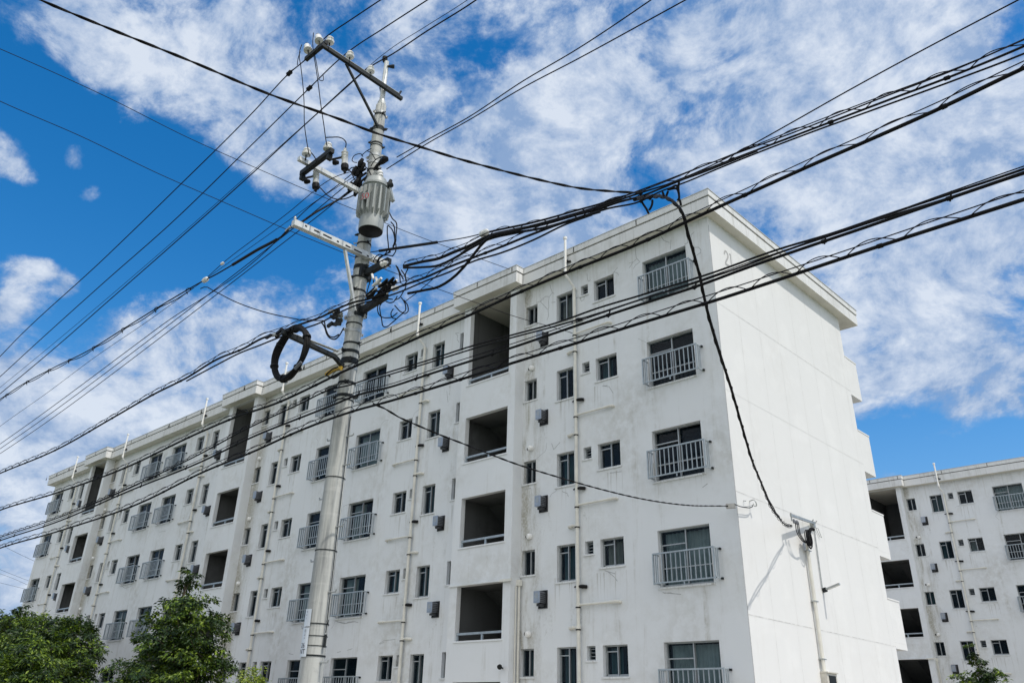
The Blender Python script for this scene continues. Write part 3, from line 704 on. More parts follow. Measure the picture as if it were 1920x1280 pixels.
    # ---- windows, railings, flues
    for kd, side, u, kf, h in allow:
        x0, x1, z0, z1 = h; w_, hh = x1-x0, z1-z0; o_ = (x0, 0, z0); key = (kd, side)
        if kd == 'F':
            link('flue_cowl', cached(('flue',), lambda: flue_mesh().mesh('flue_cowl', [M['flue_metal'], M['flue_grille'], M['alu'], M['flue_front']])), root, o_)
            if kd == 'F' and side == 0:
                link('vent_hood', cached(('hood',), lambda: hood_mesh().mesh('vent_hood', [M['pvc_white'], M['gap']], True)), root, (-6.60-u*P, 0, 1.22+kf*FH))
            continue
        fr = link(names[kd], cached(key+('f',), lambda: frame_mesh(kd, w_, hh).mesh(names[kd], [M['alu']])), root, o_)
        link('sill', cached(key+('s',), lambda: sill_mesh(w_).mesh('sill', [M['wall']])), fr)
        pn_ = link('pane', cached(key+('p',), lambda: pane_mesh(kd, w_, hh).mesh('pane', [M['glass']])), fr)
        pn_.rotation_euler = (rnd.gauss(0, R(.9)), 0, rnd.gauss(0, R(.8)))
        if kd == 'R':
            cur = {(0,4): 1, (0,1): 2, (0,0): 2}.get((side, kf), None) if u == 0 else None
            if cur is None and rnd.random() < .4 and not (u == 0 and side == 0): cur = rnd.choice((2, 3, 4))
            if cur: link('curtain', cached(('cur', cur), lambda: curtain_mesh(w_, hh, .5 if cur == 3 else 0, 3).mesh('curtain', [M['curtain_teal' if cur == 4 else 'curtain']], True)), fr)
            link('balcony_railing', cached(('rail',), lambda: railing_mesh().mesh('balcony_railing', [M['rail'], M['darksteel']])), root, o_)
        elif kd in 'STs' and w_ > .3 and rnd.random() < .55:
            cm, op = rnd.choice((('curtain_teal', .0), ('curtain_teal', .45), ('curtain_teal', .0), ('curtain', .6), ('curtain_blind', .3)))
            link('curtain', cached(key+(cm, op), lambda: curtain_mesh(w_, hh, op, 4).mesh('curtain', [M[cm]], True)), fr)
    # ---- pipes
    for u in range(3):
        for side, px_ in ((0, PIPE_A), (1, PIPE_B)):
            if u*2+side >= units: continue
            me = cached(('pipe', side), lambda: drain_pipe(0, 1 if side == 0 else -1, 13.78).mesh('drain_pipe', [M['pvc'], M['rubber']], True))
            link('drain_pipe', me, root, (px_-u*P, 0, 0))
            me = cached(('vent',), lambda: vent_pipe().mesh('vent_pipe', [M['pvc_white'], M['rubber']], True))
            link('vent_pipe', me, root, (px_-.05-u*P, 0, 0))
    if number:
        n_ = MB()
        ribbon(n_, [(p[1], p[2]) for p in MARK2], .058, 'x', .005, 0)
        ribbon(n_, [(p[1], p[2]) for p in MARK1], .055, 'x', .005, 0)
        n_.build('block_number', [M['number']], root)
        # service mast on the gable
        a = MB()
        a.bar((.30,2.17,6.50),(.06,4.02,6.66),.05,.062,0); a.bar((.30,2.19,6.56),(.30,2.19,6.36),.03,.03,0)
        a.bar((0,3.98,6.62),(.10,3.98,6.62),.10,.14,0)
        for yy in (2.36, 2.52): a.lathe([(0,.02),(.03,.035),(.09,.035),(.11,.02)], (.28,yy,6.44), (0,0,-1), 10, 1)
        for yy in (3.86, 4.06): a.bar((.02,yy,6.60),(.14,yy,6.72),.02,.02,0)
        a.build('service_bracket', [M['steel'], M['flue_metal']], root)
        a = MB()
        a.tube([(.08,3.362,2.95),(.08,3.362,5.99)], .038, 12, 0); a.tube([(.07,3.455,2.95),(.07,3.455,5.94)], .022, 10, 0)
        for zz_ in (3.26, 4.60, 5.84): a.box(.005,.125,3.30,3.50,zz_-.012,zz_+.012,1)
        a.build('conduit', [M['pvc'], M['steel']], root)
        a = MB(); a.tube([(.03,4.075,6.58),(.03,4.05,5.00)], .016, 8, 0)
        a.tube([(.03,4.075,6.56),(.06,4.25,6.56),(.05,4.42,6.34),(.03,4.36,6.36),(.03,4.15,6.60)], .008, 6, 0)
        a.build('lamp_conduit', [M['steel']], root)
        a = MB(); a.bar((0,4.13,4.955),(.10,4.13,4.975),.10,.10,1); a.bar((.10,4.13,4.98),(.46,4.14,5.085),.085,.045,0); a.bar((.16,4.131,4.966),(.44,4.138,5.05),.06,.012,2)
        a.build('wall_lamp', [M['steel'], M['darksteel'], M['porcelain']], root)
        a = MB(); a.box(.0,.16,3.30,3.86,2.30,2.95,0); a.box(-.0,.20,3.28,3.88,2.952,2.98,0); a.box(.162,.17,3.40,3.78,2.62,2.90,1)
        a.build('meter_box', [M['meter'], M['darksteel']], root)
        a = MB(); rr = random.Random(3)
        for i in range(16):
            oy, oz, rad = 3.22+rr.uniform(-.06,.10), 6.10+rr.uniform(-.06,.06), rr.uniform(.08,.22)
            a.tube(spline([(.22+.02*math.sin(i), oy+rad*math.cos(t_)*.7, oz+rad*math.sin(t_)) for t_ in [i*.7+q*.9 for q in range(8)]], .03), .013, 6)
        for y0_ in (2.40, 2.50, 2.58): a.tube(spline([(.29,y0_,6.40),(.27,y0_+.05,6.15),(.24,y0_+.35,5.98),(.20,3.05,5.97),(.2,3.3,6.0)], .05), .011, 6)
        a.tube(spline([(.25,3.52,6.38),(.23,3.42,6.38),(.21,3.30,6.25),(.2,3.2,6.05),(.15,3.36,5.98)], .04), .045, 8)
        a.build('service_cable_loop', [M['cable']], root)
        a = MB(); a.tube(spline([(0,.66,6.60),(.14,.64,6.60),(.17,.66,6.52),(.14,.70,6.47),(.10,.66,6.47)], .03), .014, 8); a.tube([(0,.36,6.55),(.07,.34,6.53)], .012, 6)
        a.tube(spline([(.13,.62,6.50),(.12,.45,6.43),(.10,.20,6.36),(.10,-.1,6.32)], .05), .008, 6)
        a.build('wall_hook', [M['steel']], root)
    return root
MARK2 = [[0.0, 0.758, 13.609], [0.0, 0.784, 13.681], [0.0, 0.836, 13.738], [0.0, 0.901, 13.74], [0.0, 0.954, 13.681], [0.0, 0.967, 13.62], [0.0, 0.915, 13.521], [0.0, 0.82, 13.402], [0.0, 0.767, 13.314], [0.0, 0.78, 13.287], [0.0, 0.967, 13.309]]
MARK1 = [[0.0, 1.065, 13.728], [0.0, 1.12, 13.744], [0.0, 1.118, 13.588], [0.0, 1.114, 13.406]]
make_building((0,0,0), 'long white five storey block with 21 on its sunlit gable, behind the pole', 6, True, 11, 0)
make_building((0.0,33.3,.28), 'white block standing farther back at the right edge, half hidden by the gable', 2, False, 12, 0)

# ------------------------------------------------------------------ utility pole
PX, PY = -.40, -11.06
pole = thing('utility_pole', (PX, PY, 0), 'tall concrete utility pole with transformer and crossarms in front of the block', 'utility pole')
ZT = 11.62
def pr_(z): return .095 + (ZT-z)/150.0
def pole_part(name, b, mats, smooth=False):
    o = b.build(name, mats, pole, smooth); o.location = (-PX, -PY, 0); return o
b = MB(); zs = [0, .5] + [i*1.0 for i in range(1, 12)] + [ZT-.02, ZT]
b.lathe([(z, pr_(z) - (.015 if z == ZT else 0)) for z in zs], (PX, PY, 0), (0,0,1), 36)
pole_part('shaft', b, [M['concrete']], True)
b = MB(); b.lathe([(0,.062),(.10,.06),(.12,.05),(1.05,.045),(1.06,.03)], (PX,PY,ZT), (0,0,1), 16)
b.lathe([(0,.075),(.05,.075)], (PX,PY,ZT+.01), (0,0,1), 16)
b.lathe([(0,.03),(.05,.05),(.12,.05),(.14,.02)], (PX-.03,PY-.03,ZT+1.05), (0,0,1), 12, 1); b.lathe([(0,.02),(.10,.04),(.13,.04)], (PX+.04,PY,ZT+.92), (.7,.7,0), 10, 1)
for i in range(3):
    b.tube(spline([(PX+.05*math.cos(t), PY+.05*math.sin(t)-.03*(t>2), ZT+.35+.06*math.sin(2*t)+.05*i) for t in (0,1,2,3,4,5)], .03), .005, 5, 1)
pole_part('pole_top_pipe', b, [M['whitesteel'], M['darksteel']], True)
rnd = random.Random(8)
for z, w_, kind in ((11.41,.05,1),(11.36,.03,0),(11.07,.05,0),(11.02,.02,0),(10.71,.03,0),(10.66,.015,0),(10.45,.05,1),(10.28,.035,1),(10.12,.03,0),(9.9,.05,0),(8.81,.03,0),(8.62,.03,0),(8.36,.05,0),(8.17,.07,0),(7.98,.03,0),(7.73,.03,0),(7.29,.09,1),(7.14,.02,0),(7.02,.05,1),(6.80,.03,0),(6.66,.05,0),(6.5,.10,0),(6.38,.04,1),(6.14,.04,0),(5.93,.05,0),(5.86,.02,0),(4.68,.012,0),(3.66,.012,0),(2.71,.012,0),(2.56,.008,0),(2.44,.008,0),(2.32,.02,0)):
    b = MB(); r = pr_(z)+.007
    b.lathe([(-w_/2, r-.006), (-w_/2, r), (w_/2, r), (w_/2, r-.006)], (PX,PY,z), (0,0,1), 28)
    if w_ > .025:
        a_ = rnd.uniform(0, 6.28)
        for a2 in (a_, a_+math.pi):
            b.bar((PX+math.cos(a2)*(r-.01), PY+math.sin(a2)*(r-.01), z), (PX+math.cos(a2)*(r+.045), PY+math.sin(a2)*(r+.045), z), .03, w_*.8)
            b.bar((PX+math.cos(a2+.12)*(r+.03)-.04, PY+math.sin(a2+.12)*(r+.03), z), (PX+math.cos(a2+.12)*(r+.03)+.05, PY+math.sin(a2+.12)*(r+.03), z), .012, .012)
    pole_part('band', b, [M['steel'] if kind else M['darksteel']])
# step bolts, alternating sides
zz_ = 1.85; i = 0
for z in (2.24,3.11,3.98,4.86,5.29,5.67,7.60,8.30):
    for dz, a2 in ((0, R(8)), (.43, R(188))):
        b = MB(); r = pr_(z+dz); ca, sa = math.cos(a2), math.sin(a2)
        b.tube([(PX+ca*(r-.02),PY+sa*(r-.02),z+dz),(PX+ca*(r+.13),PY+sa*(r+.13),z+dz),(PX+ca*(r+.14),PY+sa*(r+.14),z+dz+.03)], .010, 8)
        b.lathe([(0,.018),(.012,.018)], (PX+ca*(r+.001),PY+sa*(r+.001),z+dz), (ca,sa,0), 8)
        pole_part('step_bolt', b, [M['steel']])
# crossarms
def insulator(parent, p, s=1.0, shape='pin'):
    b = MB(); x, y, z = p
    if shape == 'pin':
        b.lathe([(-.10*s,.012),(0,.014)], (x,y,z), (0,0,1), 8, 1)
        b.lathe([(0,.045*s),(.012*s,.075*s),(.05*s,.078*s),(.065*s,.055*s),(.08*s,.05*s),(.10*s,.062*s),(.125*s,.055*s),(.15*s,.025*s)], (x,y,z), (0,0,1), 18, 0)
        b.lathe([(0,.02*s),(.02*s,.018*s)], (x,y,z+.145*s), (0,0,1), 10, 1)
    else:
        b.lathe([(-.17,.012),(0,.014)], (x,y,z), (-.42,0,1), 8, 1)
        b.lathe([(0,.045),(.01,.078),(.03,.080),(.04,.066),(.15,.064),(.175,.055),(.20,.03)], (x,y,z), (-.42,0,1), 18, 0)
        b.lathe([(0,.04),(.03,.035),(.05,.02)], (x-.078,y,z+.185), (-.42,0,1), 10, 1)
    o = b.build('insulator', [M['porcelain'], M['darksteel']], parent, True)
    return o
def arm(pts, w_, h, m_, name='crossarm'):
    b = MB(); b.bar(pts[0], pts[1], w_, h); return b
b = arm(((PX+.11,-12.52,11.97),(PX+.11,-10.70,11.94)), .060, .068, 'darksteel')
b.bar((PX+.15,-12.45,12.055),(PX-.48,-12.45,12.055),.068,.072); b.bar((PX+.115,-10.78,11.99),(PX+.115,-10.74,12.10),.03,.03)
a1 = pole_part('crossarm', b, [M['darksteel']])
b = MB(); b.box(PX+.083,PX+.137,-12.4,-10.78,12.006,12.012,0)
b.build('arm_top_plate', [M['whitesteel']], a1)
for y, z in ((-12.37,12.16),(-11.93,12.14),(-11.46,12.12)): insulator(a1, (PX+.11, y, z-.05))
insulator(a1, (PX-.46,-12.45,12.25), 1, 'post'); insulator(a1, (PX-.12,-12.45,12.25), 1, 'post')
b = MB(); b.bar((PX+.10,-11.98,11.92),(PX+.07,-11.13,11.05),.036,.036)
b.build('brace', [M['darksteel']], a1)
b = arm(((PX-.10,-12.46,9.67),(PX-.10,-11.05,9.67)), .07, .075, '')
a2 = pole_part('crossarm', b, [M['whitesteel']])
b = MB(); b.bar((PX-.30,-12.25,9.57),(PX+.55,-12.25,9.62),.075,.085); b.box(PX-.30,PX-.24,-12.28,-12.2,9.44,9.53); b.box(PX+.44,PX+.50,-12.28,-12.2,9.48,9.58)
b.build('side_arm', [M['darksteel']], a2)
insulator(a2, (PX+.40,-12.25,9.70), 1.0); insulator(a2, (PX-.05,-12.36,9.76), 1.0)
def cutout(x, y, z):
    b = MB()
    b.lathe([(0,.035),(.03,.058),(.06,.036),(.09,.058),(.12,.036),(.15,.058),(.17,.045),(.26,.055),(.28,.05)], (x,y,z), (.12,.05,-1), 16, 0)
    b.lathe([(0,.058),(.02,.064),(.09,.060),(.11,.03),(.16,.02)], (x+.033,y+.014,z-.275), (.12,.05,-1), 14, 1)
    b.bar((x-.20,y-.10,z-.12),(x-.02,y,z-.10),.02,.03,1); b.lathe([(0,.03),(.05,.045),(.09,.04)], (x-.06,y-.05,z-.22), (-.8,-.5,.1), 10, 1)
    b.lathe([(0,.018),(.05,.03)], (x,y,z+.0), (0,0,1), 10, 0)
    pole_part('cutout_switch', b, [M['porcelain'], M['rubber']], True)
cutout(.16,-12.03,9.72); cutout(-.60,-12.05,9.70)
b = arm(((PX+.16,-12.50,8.30),(PX+.16,-10.66,8.36)), .09, .10, '')
for i in range(9):
    y = -12.3+i*.2
    b.box(PX+.115-.004, PX+.115-.001, y-.02-.02*(i % 3), y+.02+.02*(i % 3), 8.305+.032*i*.2*.033, 8.335, 1)
    b.box(PX+.206, PX+.209, y-.02-.03*(i % 3), y+.02+.03*(i % 3), 8.305, 8.33, 1)
a3 = pole_part('crossarm', b, [M['whitesteel'], M['gap']])
b = MB(); b.bar((PX+.16,-11.52,8.26),(PX+.12,-11.16,7.32),.045,.04); b.build('brace', [M['whitesteel']], a3)
b = MB(); b.lathe([(0,.018),(.04,.022),(.06,.012)], (PX+.16,-12.48,8.36), (0,0,1), 8); b.bar((PX+.10,-12.5,8.25),(PX-.02,-12.5,8.22),.03,.03)
b.build('clamp', [M['steel']], a3)
b = arm(((PX+.02,-12.30,6.57),(PX+.02,-11.35,6.50)), .07, .06, '')
b.bar((PX+.02,-11.36,6.50),(PX+.02,-11.16,6.38),.065,.055)
a4 = pole_part('crossarm', b, [M['darksteel']])
b = MB(); b.box(PX-.015,PX+.055,-12.2,-11.3,6.598,6.606); b.build('arm_top_plate', [M['whitesteel']], a4)
b = MB(); rr = random.Random(2)
for i in range(9):
    x, y, z = PX-.22+rr.uniform(-.15,.32), -12.25+rr.uniform(-.05,.08), 6.62+rr.uniform(-.06,.05)
    b.bar((x-.07,y,z),(x+.09,y+rr.uniform(-.04,.04),z+rr.uniform(-.04,.05)),.035,.04, i % 3 == 0)
b.build('cable_clamp', [M['rubber'], M['steel']], a4)
for za, zb, l in ((8.05,8.06,.72),(7.36,7.43,.74)):
    b = MB(); b.bar((PX+.08,PY+.02,za),(PX+l,PY+.02,zb),.085,.10); b.box(PX+.08,PX+.14,PY-.09,PY+.13,za-.09,za+.09)
    pole_part('cable_bracket', b, [M['darksteel']])
b = MB(); rr = random.Random(4)
for i in range(16):
    x, y, z = PX+.66+rr.uniform(-.18,.22), PY+rr.uniform(-.16,.06), 7.50+rr.uniform(-.10,.14)
    b.tube([(x-.10,y,z-.03),(x,y+.02,z),(x+.11,y,z+.035)], [.02,.035,.02], 8, i % 5 == 0)
for i in range(7):
    x, y, z = PX+.46+.05*i, PY-.06+rr.uniform(-.04,.04), 7.86-.055*i
    b.tube([(x,y,z),(x+.05,y,z-.10)], .02, 8, 1)
pole_part('splice_cluster', b, [M['cable'], M['porcelain']], True)
b = MB()
for z, x in ((8.03,.56),(7.46,.92)):
    b.lathe([(0,.02),(.03,.045),(.07,.03),(.10,.045),(.14,.03),(.17,.02)], (PX+x,PY-.02,z), (1,0,-.1), 12)
pole_part('dead_end_clamp', b, [M['porcelain']], True)
b = MB(); rr = random.Random(6)
for i in range(14):
    x, y, z = PX-.16+rr.uniform(-.16,.10), PY-.20+rr.uniform(-.14,.05), 7.22+rr.uniform(-.14,.14)
    b.bar((x-.05,y-.03,z),(x+.06,y+rr.uniform(-.03,.03),z+rr.uniform(-.05,.05)),.04,.05, i % 4 == 0)
pole_part('junction_clamps', b, [M['darksteel'], M['steel']])
b = MB()
for i in range(12):
    x, y, z = PX-.10+rr.uniform(-.10,.10), PY-.22+rr.uniform(-.10,.04), 9.93+rr.uniform(-.28,.24)
    b.tube([(x-.03,y,z-.07),(x,y,z),(x+.03,y+.02,z+.08)], [.025,.045,.03], 8)
for i in range(4): b.tube([(PX-.02+.03*i,PY-.16,10.2-.1*i),(PX-.12,PY-.24,10.12-.12*i)], .02, 8)
pole_part('fuse_holder', b, [M['rubber']], True)
b = MB(); b.lathe([(0,.03),(.10,.055),(.20,.06),(.24,.02)], (PX+.14,PY,10.22), (1,0,.10), 10); b.tube([(PX+.07,PY-.04,10.10),(PX+.16,PY-.02,10.20)], .03, 8)
pole_part('line_sleeve', b, [M['rubber']], True)
b = MB(); b.lathe([(0,.02),(.02,.055),(.06,.06),(.08,.045),(.12,.055),(.14,.02)], (PX+.22,PY-.02,10.02), (.2,.1,-1), 14)
b.bar((PX+.10,PY,10.06),(PX+.24,PY,10.03),.03,.03)
pole_part('line_insulator', b, [M['porcelain']], True)
# transformer
TXc, TYc = PX+.375, PY-.165
b = MB(); b.lathe([(8.66,.192),(8.665,.20),(8.82,.205),(8.90,.19),(9.46,.19),(9.50,.206),(9.50,.228),(9.54,.228),(9.54,.21),(9.66,.175),(9.68,.11)], (TXc,TYc,0), (0,0,1), 32)
b.lathe([(0,.18),(.012,.198)], (TXc,TYc,8.645), (0,0,1), 28, 1)  # black disc added to paint the shade under the tank
b.bar((PX+.09,PY-.05,9.45),(TXc-.15,TYc+.06,9.45),.12,.08); b.bar((PX+.09,PY-.05,8.95),(TXc-.15,TYc+.06,8.95),.12,.08)
tr_ = pole_part('transformer', b, [M['tank'], M['rubber']], True)
b = MB(); n = 17
for i in range(n):
    t = 2*math.pi*i/n+.1; ca, sa = math.cos(t), math.sin(t)
    dpole = Vector((ca, sa)).dot(Vector((PX-TXc, PY-TYc)).normalized())
    if dpole > .75: continue
    p0, p1 = .190, .272
    def q(r, dt, z): return (TXc+r*ca-dt*sa, TYc+r*sa+dt*ca, z)
    for dt in (.012,):
        i0 = len(b.v)
        b.v += [q(p0,-dt,8.90),q(p1,-dt,8.96),q(p1,-dt,9.42),q(p0,-dt,9.48),q(p0,dt,8.90),q(p1,dt,8.96),q(p1,dt,9.42),q(p0,dt,9.48)]
        for fc in ((0,1,2,3),(7,6,5,4),(1,5,6,2),(0,4,5,1),(3,2,6,7)): b.f.append(tuple(i0+z for z in fc)); b.m.append(0)
b.build('cooling_fins', [M['tank']], tr_)
for o_, ax_, pf in (((TXc+.20,TYc+.12,9.55),(.5,.6,.5),[(-.04,.05),(.03,.06),(.06,.05)]), ((TXc+.10,TYc+.18,9.64),(.2,.3,1),[(-.06,.035),(.10,.03)]), ((TXc-.06,TYc+.12,9.65),(0,0,1),[(-.03,.03),(.10,.035),(.13,.02)])):
    b = MB(); b.lathe(pf, o_, ax_, 10); b.build('bushing', [M['darksteel']], tr_, True)
b = MB(); b.bar((TXc+.18,TYc+.14,9.52),(TXc+.30,TYc+.16,9.20),.05,.06); b.build('lifting_lug', [M['tank']], tr_)
def text_mesh(txt, size):
    cu_ = bpy.data.curves.new('txt', 'FONT'); cu_.body = txt; cu_.size = size; cu_.align_x = 'CENTER'; cu_.resolution_u = 3
    o = bpy.data.objects.new('txt', cu_); COL.objects.link(o)
    bpy.context.view_layer.update()
    dg = bpy.context.evaluated_depsgraph_get()
    me = bpy.data.meshes.new_from_object(o.evaluated_get(dg))
    bpy.data.objects.remove(o)
    vs = [tuple(v.co) for v in me.vertices]; fs = [tuple(p_.vertices) for p_ in me.polygons]
    bpy.data.meshes.remove(me)
    return vs, fs
# capacity plate: red figures on the fins, facing the street and the camera
def wrapped(b, items, cx, cy, r, ang0, mi):
    """text items (string, size, dx, z) bent round a vertical cylinder at angle ang0"""
    for s_, size, dx, z in items:
        vs, fs = text_mesh(s_, size); i0 = len(b.v)
        for vx, vy, vz in vs:
            t = ang0 + (vx+dx)/r
            b.v.append((cx+r*math.cos(t), cy+r*math.sin(t), z+vy))
        for f_ in fs: b.f.append(tuple(i0+q_ for q_ in f_)); b.m.append(mi)
def curved_plate(b, cx, cy, r, a0, a1, z0, z1, mi, th=.004, n=10):
    for i in range(n):
        t0, t1 = a0+(a1-a0)*i/n, a0+(a1-a0)*(i+1)/n
        p = [(cx+rr_*math.cos(t), cy+rr_*math.sin(t)) for rr_ in (r, r+th) for t in (t0, t1)]
        b.quad([(*p[2],z0),(*p[3],z0),(*p[3],z1),(*p[2],z1)], mi)
        b.quad([(*p[0],z1),(*p[2],z1),(*p[3],z1),(*p[1],z1)][::-1], mi); b.quad([(*p[0],z0),(*p[1],z0),(*p[3],z0),(*p[2],z0)][::-1], mi)
b = MB(); a0 = R(-68)
curved_plate(b, TXc, TYc, .270, a0-.30, a0+.22, 9.12, 9.25, 0)
wrapped(b, [('50', .16, 0, 9.13)], TXc, TYc, .2765, a0-.04, 1)
b.build('capacity_plate', [M['tank'], M['red']], tr_)
# number plates on the shaft, facing the street
b = MB(); r = pr_(2.5)+.012
curved_plate(b, PX, PY, r, R(-90-27), R(-90+24), 2.30, 2.655, 0); curved_plate(b, PX, PY, r, R(-90-22), R(-90+24), 2.668, 2.885, 0)
wrapped(b, [('26', .085, -.005, 2.41), ('NT', .085, -.005, 2.335), ('日', .038, .012, 2.60), ('上', .038, .012, 2.555), ('ト', .038, .012, 2.51), ('D', .03, .008, 2.84), ('N', .03, .0, 2.80), ('2', .03, -.004, 2.76)], PX, PY, r+.0075, R(-92), 1)
pole_part('number_plate', b, [M['plate'], M['ink']])
b = MB(); b.tube(spline([(PX+.155,PY+.03,5.6),(PX+.165,PY+.03,4.2),(PX+.178,PY+.03,2.9),(PX+.18,PY+.03,2.6)], .2), .007, 6); b.tube([(PX+.185,PY+.03,2.58),(PX+.185,PY+.03,2.42)], .018, 8)
b.tube(spline([(PX+.17,PY+.03,2.75),(PX+.20,PY+.03,2.70),(PX+.21,PY+.03,2.76)], .02), .006, 6)
pole_part('earth_wire', b, [M['darksteel']])
